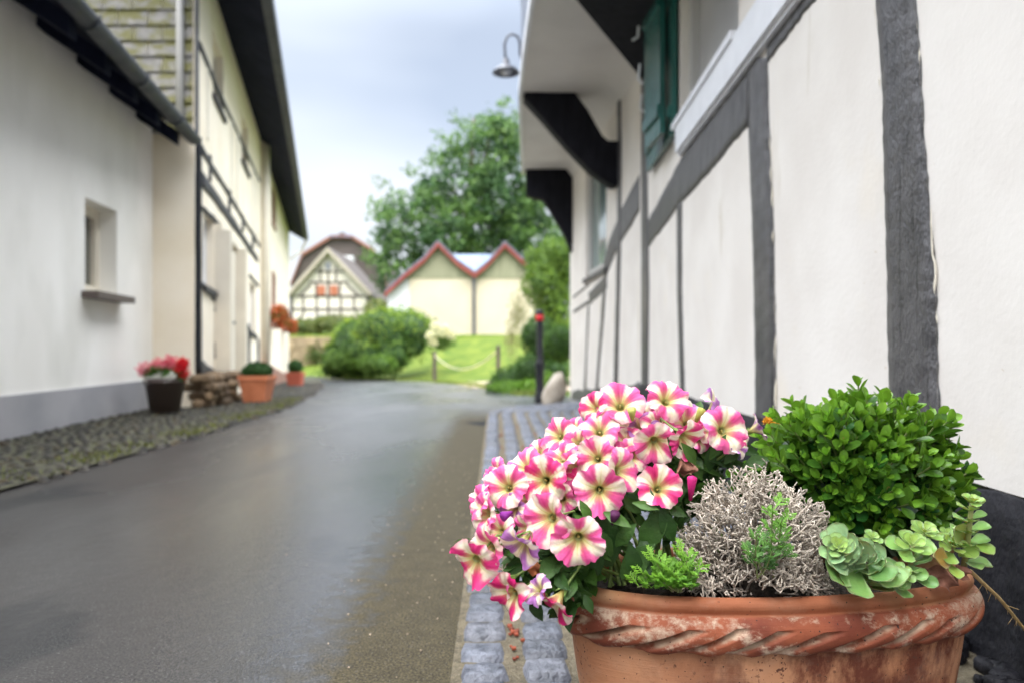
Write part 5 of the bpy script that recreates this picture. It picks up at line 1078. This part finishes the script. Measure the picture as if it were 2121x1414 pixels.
# the larger leaves in the open gap above the rim
def pleaf(x0, y0, x1, y1, z0, z1, wd, col, nrm=(-.1, -1, .4)):
    a = px(x0, y0, z0); b = px(x1, y1, z1); d = b - a; L_ = np.linalg.norm(d); Mq = frames(d[None], np.array([nrm], float))[0]; Mq = Mq * np.array([L_, L_ * wd * .78, L_])[None, :]
    lfm.inst(*LPET, Mq[None], a[None], np.array([col]))
g1, g2, g3 = (.024, .070, .012), (.042, .105, .018), (.075, .17, .028)
for q in [(1268, 1150, 1235, 1100, .95, .92, 1.1, g2), (1262, 1172, 1246, 1072, .97, .93, 1.5, g1), (1330, 1050, 1390, 1030, .98, .95, 1.2, g1), (1325, 1140, 1375, 1060, .97, .94, 1.2, g2), (1318, 1195, 1308, 1135, .95, .93, 1.2, g1), (1285, 1195, 1345, 1135, .96, .93, 1.3, g2), (1345, 1010, 1350, 1060, .96, .94, 1.0, g1), (1250, 1060, 1300, 1083, .94, .91, 1.0, g3), (1240, 1190, 1225, 1130, .94, .92, 1.3, g1), (1275, 1130, 1310, 1090, .95, .93, 1.2, g2), (1150, 1150, 1128, 1190, .92, .88, 1.4, g2), (1180, 1210, 1205, 1140, .95, .91, 1.3, g2), (1100, 1240, 1118, 1275, .93, .9, 1.3, g1), (1170, 1240, 1178, 1300, .93, .9, 1.2, g1), (1205, 1150, 1150, 1180, .95, .9, 1.3, g2), (1310, 1040, 1360, 1050, .95, .93, .9, g3), (1395, 1120, 1375, 1060, .96, .94, 1.2, g1), (1330, 1110, 1345, 1185, .97, .93, 1.1, g1), (1225, 1080, 1205, 1040, .93, .92, 1.1, g3), (1500, 960, 1530, 925, 1.06, 1.05, 1.3, g2), (1540, 965, 1590, 945, 1.06, 1.05, 1.4, g2), (1470, 950, 1500, 905, 1.05, 1.03, 1.0, g2), (1440, 960, 1425, 925, 1.03, 1.0, 1.0, g3), (1410, 955, 1395, 915, 1.03, 1.0, 1.0, g2)]: pleaf(*q)
lfm.build('foliage', M['leaf'], pt, smooth=True, recalc=False)
smb.build('stems', M['stem'], pt, smooth=True, recalc=False)
# closed buds and withered blooms
for (x, y, sx_, sy_, zz, col) in ((1434, 985, 1430, 1035, .95, (.62, .02, .20)), (1308, 845, 1310, 870, 1.02, (.55, .55, .15)), (1040, 1070, 1060, 1060, .90, (.28, .03, .30)), (1275, 1060, 1268, 1085, .92, (.10, .02, .08)), (1455, 845, 1440, 875, 1.06, (.5, .5, .12))):
    a = px(sx_, sy_, zz + .01); b = px(x, y, zz); m_ = (a + b) / 2
    MB().tube([a, m_, b - (b - a) * .08, b], [.002, .0045, .0065, .0015], 10, [*col]).build('bud', M['petal'], pt, smooth=True)
def crumple(name, pts_c, size, parent, mt, seed, label=None):
    r = np.random.default_rng(seed); g_ = 14; u_ = np.linspace(-1, 1, g_); U_, W_ = np.meshgrid(u_, u_); m_ = r.uniform(0, 6, 6)
    X = size * (U_ * (1 - .3 * W_ ** 2) + .15 * np.sin(3 * W_ + m_[0])); Y = size * (.55 * np.sin(2.6 * U_ + m_[1]) + .35 * np.sin(4 * W_ + m_[2])); Z = size * (W_ * (.8 - .3 * abs(U_)) + .2 * np.sin(5 * U_ + m_[3]) - .3 * U_ ** 2)
    V = np.stack([X, Y, Z], -1).reshape(-1, 3) + pts_c; f = [(j * g_ + i, j * g_ + i + 1, (j + 1) * g_ + i + 1, (j + 1) * g_ + i) for j in range(g_ - 1) for i in range(g_ - 1)]
    return MB().add(V, f).build(name, mt, parent, smooth=True, recalc=False)
crumple('withered_bloom', px(1418, 968, .98), .014, pt, M['dry_leaf'], 3); crumple('withered_bloom', px(1108, 1175, .9), .010, pt, mat('orange_brown_withered', (.45, .16, .05), (.3, .1, .05), .8, 40), 5)

# ------------------------------------------------------------------ box shrub
BC = np.array([.545, 1.19, .345])
bx_ = thing('box_shrub', (.545, 1.15, RIM - .02), 'glossy green box shrub with oval leaves at the right rear of the large planter', 'shrub')
shoots = []; smb = MB(); LPs = []; LDs = []; LNs = []; LSz = []; LCl = []
def boxshoot(p0, dr, L_, young):
    bendv = rng.normal(0, .25, 3); side = np.cross(dr, rng.normal(size=3)); side /= np.linalg.norm(side)
    pts = [p0]; d = dr.copy(); nseg = max(3, int(L_ / .0135))
    for k in range(nseg): d = d + bendv * .10 + np.array([0, 0, .03]); d /= np.linalg.norm(d); pts.append(pts[-1] + d * L_ / nseg)
    smb.tube(pts, [.0013] * len(pts), 5, (.16, .20, .06), False)
    for k, p in enumerate(pts[1:]):
        tl = (k + 1) / nseg; d = pts[k + 1] - pts[k]; d /= np.linalg.norm(d); s = side - d * (side @ d); s /= np.linalg.norm(s) + 1e-9
        if k % 2: s = np.cross(d, s)
        for sg in (1, -1):
            ld = s * sg * (1.15 - .65 * tl) + d * (.5 + .75 * tl) + rng.normal(0, .12, 3); LPs.append(p + s * sg * .0012); LDs.append(ld); LNs.append(d + rng.normal(0, .15, 3) - s * sg * .3)
            LSz.append(rng.uniform(.024, .034) * (1 - .28 * (tl > .92))); ag = tl ** 1.6 * young + rng.normal(0, .16)
            LCl.append((np.array([.026, .105, .013]) * (1 - ag) + np.array([.20, .39, .030]) * ag).clip(.012, .5))
    for sg in (0,): # terminal pair
        for q in (1, -1): LPs.append(pts[-1]); LDs.append(d * 1.2 + side * q * .5); LNs.append(side * -q + rng.normal(0, .2, 3)); LSz.append(rng.uniform(.012, .018)); LCl.append(np.array([.17, .36, .03]) * rng.uniform(.8, 1.15))
for i in range(480):
    d = rng.normal(size=3); d[2] = abs(d[2]) * 1.0 - .35; d /= np.linalg.norm(d)
    lump = 1 + .13 * math.sin(d[0] * 6 + 1.2) * math.cos(d[2] * 5) + .07 * math.sin(d[0] * 13 + d[2] * 9)
    rad = np.array([.150, .115, .148]) * lump * rng.uniform(.80, 1.11); tip = BC + d * rad
    if tip[2] < RIM - .01: continue
    L_ = rng.uniform(.045, .075); yg = np.clip(.35 + .7 * d[2] + rng.normal(0, .15), .05, 1)
    boxshoot(tip - d * L_, d + np.array([0, 0, .25]), L_, yg)
for (x, y, z) in ((1790, 800, 1.17), (1775, 830, 1.16), (1815, 830, 1.18), (1720, 840, 1.18), (1625, 850, 1.16), (1640, 880, 1.15), (1850, 860, 1.16), (1910, 900, 1.15), (1935, 910, 1.14), (1690, 860, 1.17), (1960, 985, 1.12), (1990, 980, 1.11), (2010, 990, 1.11), (1930, 1000, 1.12), (1975, 1005, 1.12), (1590, 915, 1.14), (1575, 900, 1.15), (1650, 870, 1.14), (1755, 850, 1.15), (1880, 880, 1.15), (1600, 940, 1.12), (1950, 1020, 1.10), (1900, 1050, 1.09), (1880, 1020, 1.10), (1990, 1010, 1.13), (1850, 1090, 1.08), (1800, 1100, 1.07), (1900, 960, 1.12)):
    p = px(x, y, z); d = p - (BC - (0, 0, .05)); d /= np.linalg.norm(d); boxshoot(p - d * .085, d + rng.normal(0, .1, 3), .085, 1)
LPs = np.array(LPs); Mx = frames(np.array(LDs), np.array(LNs)); MB().inst(*LBOX, Mx * np.array(LSz)[:, None, None], LPs, np.array(LCl)).build('foliage', M['leaf_box'], bx_, smooth=True, recalc=False)
for k in range(9): smb.tube([np.array([.50 + .02 * k / 2, 1.14, RIM - .03]), BC + rng.normal(0, .03, 3), BC + rng.normal(0, .035, 3)], [.005, .003, .0015], 6, (.12, .10, .06))
smb.build('stems', M['stem'], bx_, smooth=True, recalc=False)
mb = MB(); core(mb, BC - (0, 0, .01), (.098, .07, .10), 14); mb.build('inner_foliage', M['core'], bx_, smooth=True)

# ------------------------------------------------------------------ silver cushion bush
cb = thing('cushion_bush', (.33, 1.0, RIM - .02), 'dome of wiry silver-grey leafless twigs in the middle of the terracotta planter', 'shrub')
mb = MB(); CB = np.array([.325, 1.015, RIM - .01]); CR = np.array([.110, .085, .165])
def tw(p, d, n, L_, r0, lvl, shade):
    pts = [p]
    for k in range(n):
        d = d + rng.normal(0, .24, 3); d /= np.linalg.norm(d); pts.append(pts[-1] + d * L_ * rng.uniform(.6, 1.3))
        q = (pts[-1] - CB) / CR
        if q @ q > 1.02 + .22 * math.sin(q[0] * 5 + 1) * math.sin(q[2] * 7) + .12 * math.sin(q[0] * 17 + q[2] * 11) or pts[-1][2] < RIM - .012 or (pts[-1][2] < RIM + .012 and pts[-1][1] < .955): pts.pop(); break
        if lvl < 2 and rng.random() < .85: 
            d2 = d + rng.normal(0, .95, 3); d2 /= np.linalg.norm(d2); tw(pts[-1], d2, rng.integers(1, 3), L_ * .7, r0 * .9, lvl + 1, shade)
    if len(pts) > 1:
        k_ = len(pts); mb.tube(pts, [r0 * (1 - .25 * i / k_) for i in range(k_ - 1)] + [r0 * 1.25], 5, shade * np.ones(3))
nb = 720
for i in range(nb):
    d = rng.normal(size=3); d[2] = abs(d[2]) * .9 + .02; d[1] = -abs(d[1]) if rng.random() < .72 else d[1]; d /= np.linalg.norm(d)
    p = CB + d * CR * rng.uniform(.62, .88); tw(p, d + rng.normal(0, .3, 3), 6, .0080, .00090, 0, rng.uniform(.6, 1.25))
for i in range(110):
    d = rng.normal(size=3); d[2] = abs(d[2]); d /= np.linalg.norm(d); mb.tube([CB + rng.normal(0, .01, 3) * (1, 1, 0), CB + d * CR * .4 + rng.normal(0, .008, 3), CB + d * CR * .78], [.0022, .0016, .0011], 5, .6 * np.ones(3), False)
# low straggling twigs over the soil near the rim
for i in range(70):
    p = px(rng.uniform(1380, 1730), rng.uniform(1150, 1205), rng.uniform(.965, 1.0)); tw(p, np.array([rng.normal(), rng.normal() * .3, rng.normal() * .5]), 5, .009, .0011, 0, rng.uniform(.6, 1.0))
mb.build('twigs', M['twig'], cb, smooth=True, recalc=False)
mb = MB(); core(mb, CB + (0, .01, -.01), CR * .50, 12); mb.build('inner_shade_core', mat('painted_gap_shade', (.02, .016, .012), (.07, .055, .04), .9, 90, 1, 200), cb, smooth=True)  # solid core coloured dark to stand for shade in the gaps between twigs

# ------------------------------------------------------------------ feathery mayweed seedlings
def feather(mb, p, d, L_, col, up=np.array([0, -.5, .8])):
    d = d / np.linalg.norm(d); s = np.cross(up, d); s /= np.linalg.norm(s); npair = 4
    def seg(a, b, w):
        dd = b - a; ww = np.cross(dd, up); ww = ww / (np.linalg.norm(ww) + 1e-9) * w; m_ = a + dd * .55; mb.add([a - ww * .5, a + ww * .5, m_ + ww, b, m_ - ww], [(0, 1, 2, 3, 4)], col * rng.uniform(.85, 1.15))
    seg(p, p + d * L_, .0011)
    for k in range(1, npair + 1):
        b_ = p + d * L_ * (.25 + .7 * k / (npair + 1)); l_ = L_ * .5 * (1 - .35 * abs(k / npair - .5))
        for sg in (1, -1):
            dd = d * .65 + s * sg * .8 + rng.normal(0, .1, 3); dd /= np.linalg.norm(dd); e = b_ + dd * l_; seg(b_, e, .0009)
            for h in (.45, .75):
                q = b_ + dd * l_ * h
                for s2 in (1, -1): d3 = dd * .8 + np.cross(up, dd) * s2 * .6; d3 /= np.linalg.norm(d3); seg(q, q + d3 * l_ * .42, .0008)
def weed(base, tops, col1, col2, label, name='mayweed_seedling', dens=10):
    t = thing(name, base, label, 'plant'); sm = MB(); fm = MB()
    for tp in tops:
        m_ = (base + tp) / 2 + rng.normal(0, .004, 3); sm.tube([base + rng.normal(0, .004, 3) * (1, 1, 0), m_, tp], [.0012, .0010, .0008], 5, (.22, .27, .10), False)
        nl = dens
        for k in range(nl):
            f_ = .35 + .65 * k / nl; p = base * (1 - f_) + tp * f_; an = k * 2.4; d = np.array([math.cos(an), math.sin(an) - .3, .35 + .9 * f_]); c = np.array(col1) * (1 - f_ ** 2) + np.array(col2) * f_ ** 2
            feather(fm, p, d, rng.uniform(.016, .025), c)
    sm.build('stem', M['stem'], t, smooth=True, recalc=False); fm.build('foliage', M['leaf'], t, recalc=False); return t
weed(px(1400, 1222, .955), [px(1360, 1165, .935), px(1335, 1195, .94), px(1425, 1150, .94), px(1395, 1190, .93), px(1440, 1190, .935), px(1320, 1215, .94), px(1420, 1215, .93), px(1375, 1205, .93)], (.07, .22, .02), (.22, .46, .04), 'bright green feathery seedlings at the front rim, left of the silver twigs')
weed(px(1605, 1200, .95), [px(1600, 1045, .90), px(1620, 1075, .90)], (.08, .22, .03), (.20, .42, .05), 'single tall feathery weed growing up through the silver twigs', dens=9)
weed(px(1575, 1195, .94), [px(1560, 1150, .91), px(1600, 1140, .91), px(1568, 1108, .90)], (.04, .13, .02), (.12, .28, .04), 'short dark green feathery weed low in front of the silver twigs', dens=5)
# tiny marigold-yellow flower
ym = thing('yellow_flower', px(1598, 905, 1.2), 'tiny orange-yellow flower head between the petunias and the box shrub', 'flower')
MB().tube([px(1600, 960, 1.2), px(1598, 900, 1.2), px(1597, 876, 1.2)], .0014, 6, (.2, .28, .06)).build('stem', M['stem'], ym)
leafcloud('petals', ym, 130, blob_sampler([(px(1596, 873, 1.2), (.0125, .008, .006))], .4, .1), .007, (.75, .32, .02), (.9, .5, .03), M['orange_flower'])

# ------------------------------------------------------------------ sedum
def fat_leaf():
    """spatulate succulent leaf with thickness and slightly toothed tip"""
    nl, nw = 9, 9; top = []; bot = []
    for i in range(nl + 1):
        a = i / nl; w = np.interp(a, [0, .15, .4, .65, .85, .96, 1], [.07, .11, .27, .41, .38, .22, .09])
        for j in range(nw):
            q = j / (nw - 1) * 2 - 1; ed = 1 + (.03 * math.cos(i * 3.0) if abs(q) > .9 else 0); cup = .34 * w * abs(q) ** 2 + .07 * a * a; th_ = .040 * (1 - q * q) ** .5 * (1 - .4 * a)
            top.append((a, q * w * ed, cup + th_ * .3)); bot.append((a, q * w * ed, cup - th_ - .003))
    v = top + bot; o_ = len(top); f = [(i * nw + j, i * nw + j + 1, (i + 1) * nw + j + 1, (i + 1) * nw + j) for i in range(nl) for j in range(nw - 1)]
    f += [tuple(o_ + k for k in q[::-1]) for q in f]
    rim = [j for j in range(nw)] + [i * nw + nw - 1 for i in range(1, nl + 1)] + [nl * nw + j for j in range(nw - 2, -1, -1)] + [i * nw for i in range(nl - 1, 0, -1)]
    f += [(rim[k], rim[(k + 1) % len(rim)], o_ + rim[(k + 1) % len(rim)], o_ + rim[k]) for k in range(len(rim))]
    edge = np.array([abs(p[1]) / (np.interp(p[0], [0, .15, .4, .65, .85, .96, 1], [.07, .11, .27, .41, .38, .22, .09])) for p in v]); tipm = np.array([p[0] for p in v])
    return np.array(v), f, np.clip(np.maximum((edge - .82) / .15, (tipm - .93) / .07), 0, 1)
FLv, FLf, FLe = fat_leaf()
def sed_leaves(mb, P_, D_, N_, S_, Cc_, edge=(.50, .56, .30)):
    Mx = frames(np.array(D_), np.array(N_)); Cc_ = np.array(Cc_); e = FLe[None, :, None] * .55; cols = Cc_[:, None, :] * (1 - e) + np.array(edge) * e
    grad = (.82 + .30 * FLv[:, 0])[None, :, None]; mb.inst(FLv, FLf, Mx * np.array(S_)[:, None, None], np.array(P_), cols * grad)
def rosette(mb, c, ax_, rad, rings, c_in, c_out, back=0.0, n0=4):
    ax_ = np.array(ax_, float); ax_ /= np.linalg.norm(ax_); s = np.cross(ax_, (.3, .2, 1.)); s /= np.linalg.norm(s); b = np.cross(ax_, s); P_, D_, N_, S_, Q_ = [], [], [], [], []
    k = 0; tot = int(rings * n0)
    for k in range(tot):
        f_ = k / tot; an = k * 2.39996 + rng.normal(0, .08); out = s * math.cos(an) + b * math.sin(an); el = .95 - 1.05 * f_ ; l_ = rad * (.22 + .85 * f_ ** .85)
        d = out * math.cos(el) + ax_ * math.sin(el); P_.append(c - ax_ * (back * f_ ** 1.2) + out * rad * .05); D_.append(d); N_.append(ax_ * math.cos(el) - out * math.sin(el) + rng.normal(0, .06, 3)); S_.append(l_ * rng.uniform(.92, 1.08))
        Q_.append(np.array(c_in) * (1 - f_) + np.array(c_out) * f_)
    sed_leaves(mb, P_, D_, N_, S_, Q_)
se = thing('stonecrop_plant', (.55, 1.0, RIM - .02), 'pale green fleshy rosettes with one upright leafy stem at the large planter\'s right rim', 'succulent')
mb = MB(); smb = MB()
YG = (.36, .52, .11); MG = (.20, .38, .10); BG = (.27, .44, .21); DG = (.14, .30, .08)
def ros(x, y, z, ax_, rpx, rings, ci, co, back, n0=4): rosette(mb, px(x, y, z), ax_, rpx * z / F, rings, ci, co, back, n0)
ros(1738, 1130, .935, (-.25, -.75, .75), 45, 5, YG, BG, .012)
# draped column of rounded blue-green leaves behind that rosette
P_, D_, N_, S_, Q_ = [], [], [], [], []
cur = [px(1745, 1135, .94), px(1785, 1155, .95), px(1815, 1190, .955), px(1800, 1215, .96)]
cols_ = [BG, BG, (.24, .42, .17), (.20, .38, .12), MG]
for i in range(34):
    f_ = i / 33; q = f_ * 3; k = min(2, int(q)); p = cur[k] * (1 - (q - k)) + cur[k + 1] * (q - k); ax_ = cur[k + 1] - cur[k]; ax_ /= np.linalg.norm(ax_); s = np.cross(ax_, (0, -1, .2)); s /= np.linalg.norm(s); b = np.cross(ax_, s); an = i * 2.4
    out = s * math.cos(an) + b * math.sin(an); out = out + np.array([0, -.35, .15]); out /= np.linalg.norm(out); P_.append(p); D_.append(out - ax_ * .35); N_.append(-ax_ + out * .3 + np.array([0, -.5, .3])); S_.append(rng.uniform(.025, .034)); Q_.append(np.array(cols_[min(4, int(f_ * 5))]) * rng.uniform(.9, 1.1))
sed_leaves(mb, P_, D_, N_, S_, Q_); smb.tube(cur, .003, 8, (.20, .14, .08))
def oneleaf(x0, y0, x1, y1, z0, z1, wd, c, nrm=(0, -1, .5)):
    a = px(x0, y0, z0); b = px(x1, y1, z1); d = b - a; L_ = np.linalg.norm(d); Mq = frames(d[None], np.array([nrm], float))[0] * np.array([L_, L_ * wd, L_])[None, :]
    e = FLe[None, :, None] * .5; mb.inst(FLv, FLf, Mq[None], a[None], np.array(c)[None, None, :] * (1 - e) + np.array((.50, .56, .30)) * e)
for q in [(1778, 1180, 1758, 1228, .95, .915, 1.25, MG), (1800, 1170, 1845, 1205, .95, .915, 1.3, DG), (1815, 1165, 1865, 1215, .95, .92, 1.35, (.20, .38, .09)), (1855, 1165, 1870, 1190, .95, .93, 1.2, MG), (1745, 1170, 1720, 1200, .95, .92, 1.2, MG), (1760, 1150, 1712, 1165, .95, .925, 1.1, BG), (1770, 1150, 1800, 1120, .95, .93, 1.2, BG), (1800, 1150, 1835, 1135, .955, .94, 1.1, BG),
          (1890, 1195, 1945, 1212, .95, .93, .7, DG), (1880, 1190, 1925, 1190, .95, .935, .8, MG), (1865, 1210, 1870, 1238, .95, .93, 1.3, DG), (1850, 1200, 1885, 1220, .95, .93, 1.0, MG)]: oneleaf(*q)
ros(1808, 1112, .99, (0, -.6, .8), 22, 3, YG, MG, .004)
ros(1892, 1125, .96, (-.05, -.65, .85), 50, 3.6, YG, (.20, .38, .09), .016)
ros(1888, 1150, .965, (-.05, -.35, 1), 55, 2.4, MG, (.19, .36, .10), .022)
ros(1918, 1098, .99, (.1, -.5, .9), 42, 3.4, YG, (.22, .40, .09), .012)
ros(1873, 1186, .935, (-.1, -.8, .6), 26, 3, YG, MG, .006)
ros(1978, 1128, .975, (.05, -.6, .9), 44, 3.0, (.34, .46, .08), (.24, .38, .08), .012)
ros(1962, 1105, 1.0, (-.1, -.6, .8), 26, 2.6, YG, MG, .006)
smb.tube([px(1890, 1130, .965), px(1885, 1185, .975), px(1870, 1230, .99)], .0032, 8, (.24, .22, .08)); smb.tube([px(1975, 1135, .98), px(1955, 1170, .98), px(1930, 1215, .99)], .003, 8, (.30, .18, .08))
# upright stem with opposite pairs
A0 = px(1996, 1175, .985); A1 = px(2014, 1030, .965); smb.tube([A0, (A0 + A1) / 2 + (.001, 0, 0), A1], [.0040, .0034, .0026], 8, (.34, .34, .12))
P_, D_, N_, S_, Q_ = [], [], [], [], []
lv = [(.10, 40, 1, -.35), (.12, 0, 0, 0), (.30, 38, -1, .15), (.34, 40, 1, .1), (.50, 36, -1, .1), (.54, 38, 1, .05), (.66, 34, -1, .12), (.70, 30, 1, .2), (.82, 30, -1, .2), (.86, 28, 1, .5), (.93, 24, -1, .45)]
for i, (f_, l_, sg, upv) in enumerate(lv):
    if not l_: continue
    p = A0 * (1 - f_) + A1 * f_
    for yo_ in ((0,) if i % 2 else (0, .8)):
        d = np.array([sg * (1 if yo_ == 0 else .25), -.15 - yo_, upv + .15]); P_.append(p); D_.append(d); N_.append((0, -.28, 1)); S_.append((l_ if i > 0 else 46) * 1.15 * .97 / F * (1.0 if yo_ == 0 else .8)); Q_.append(np.array([.22, .42, .10]) * rng.uniform(.9, 1.15) if f_ < .8 else np.array(YG))
sed_leaves(mb, P_, D_, N_, S_, Q_); oneleaf(2000, 1120, 2058, 1150, .98, .955, .95, (.26, .42, .08), (.2, -.6, .8)); oneleaf(1998, 1135, 1972, 1090, .985, .97, .9, (.30, .44, .12))
ros(2016, 1036, .965, (0, -.35, 1), 32, 2.2, YG, (.24, .44, .10), .004)
oneleaf(1970, 1168, 1928, 1150, .975, .95, .65, (.46, .28, .07)); oneleaf(1965, 1165, 1985, 1200, .975, .95, .8, (.30, .42, .08)); oneleaf(1985, 1150, 2030, 1135, .98, .96, .8, (.27, .42, .09))
mb.build('leaves', M['leaf_fat'], se, smooth=True, recalc=False); smb.build('stem', M['stem'], se, smooth=True, recalc=False)
crumple('withered_leaf', px(1945, 1195, .965), .017, se, M['dry_leaf'], 11); crumple('withered_leaf', px(1985, 1182, .97), .014, se, M['dry_leaf'], 17)
rt = [px(1985, 1178, .985), px(2010, 1182, 1.0), px(2040, 1210, 1.02), px(2068, 1236, 1.04), px(2090, 1262, 1.06), px(2112, 1290, 1.08), px(2150, 1335, 1.1), px(2200, 1400, 1.15)]
mb = MB(); mb.tube(rt, [.0026, .0028, .0026, .0025, .0024, .0022, .002, .0015], 8)
for k in range(1, 5):
    for j in range(3): p = rt[k] + (rt[k + 1] - rt[k]) * rng.random(); mb.tube([p, p + np.array([rng.normal(0, .008), rng.normal(0, .004), -rng.uniform(.004, .016)])], [.0005, .0003], 4)
mb.build('runner', M['root'], se, smooth=True)

# ------------------------------------------------------------------ debris in the joints, rubble at the wall foot
mb = MB()
for i in range(520):
    k = rng.integers(0, 3); y = rng.uniform(1.2, 3.4) if rng.random() < .8 else rng.uniform(3.4, 6)
    x = kx(y) + (.115 if k == 0 else .235 if k < 2 else .34) + rng.normal(0, .007)
    if math.sin(y * 23 + k * 2) + math.sin(y * 9.1) < .1: continue
    r = rng.uniform(.0025, .0055); rock(mb, (x, y, .012 + r * .6), (r, r * .8, r * .7), i)
tag(mb.build('seed_husks', M['debris'], smooth=True), 'rusty red seed husks scattered in the joints between the front setts', 'debris', kind='stuff')
mb = MB()
for i in range(150):
    y = rng.uniform(.95, 2.6); x = .87 + .026 * y - .05 - abs(rng.normal(0, .03)); r = rng.uniform(.008, .024); rock(mb, (x, y, .012 + r * .4), (r, r * 1.1, r * .75), 900 + i)
tag(mb.build('rubble', M['plinth_black'], smooth=True), 'crumbled black stone rubble along the foot of the painted plinth', 'rubble', kind='stuff')
mb = MB()
for i in range(170):
    y = rng.uniform(1.1, 4.5); x = kx(y) - abs(rng.normal(.02, .16)) - .02; r = rng.uniform(.0008, .0020); c = rng.uniform(.5, 2.2)
    rock(mb, (x, y, r * .4), (r, r, r * .7), 2000 + i)
tag(mb.build('grit', M['gravel'], smooth=True), 'pale grit scattered over the dry margin of the road', 'grit', kind='stuff')
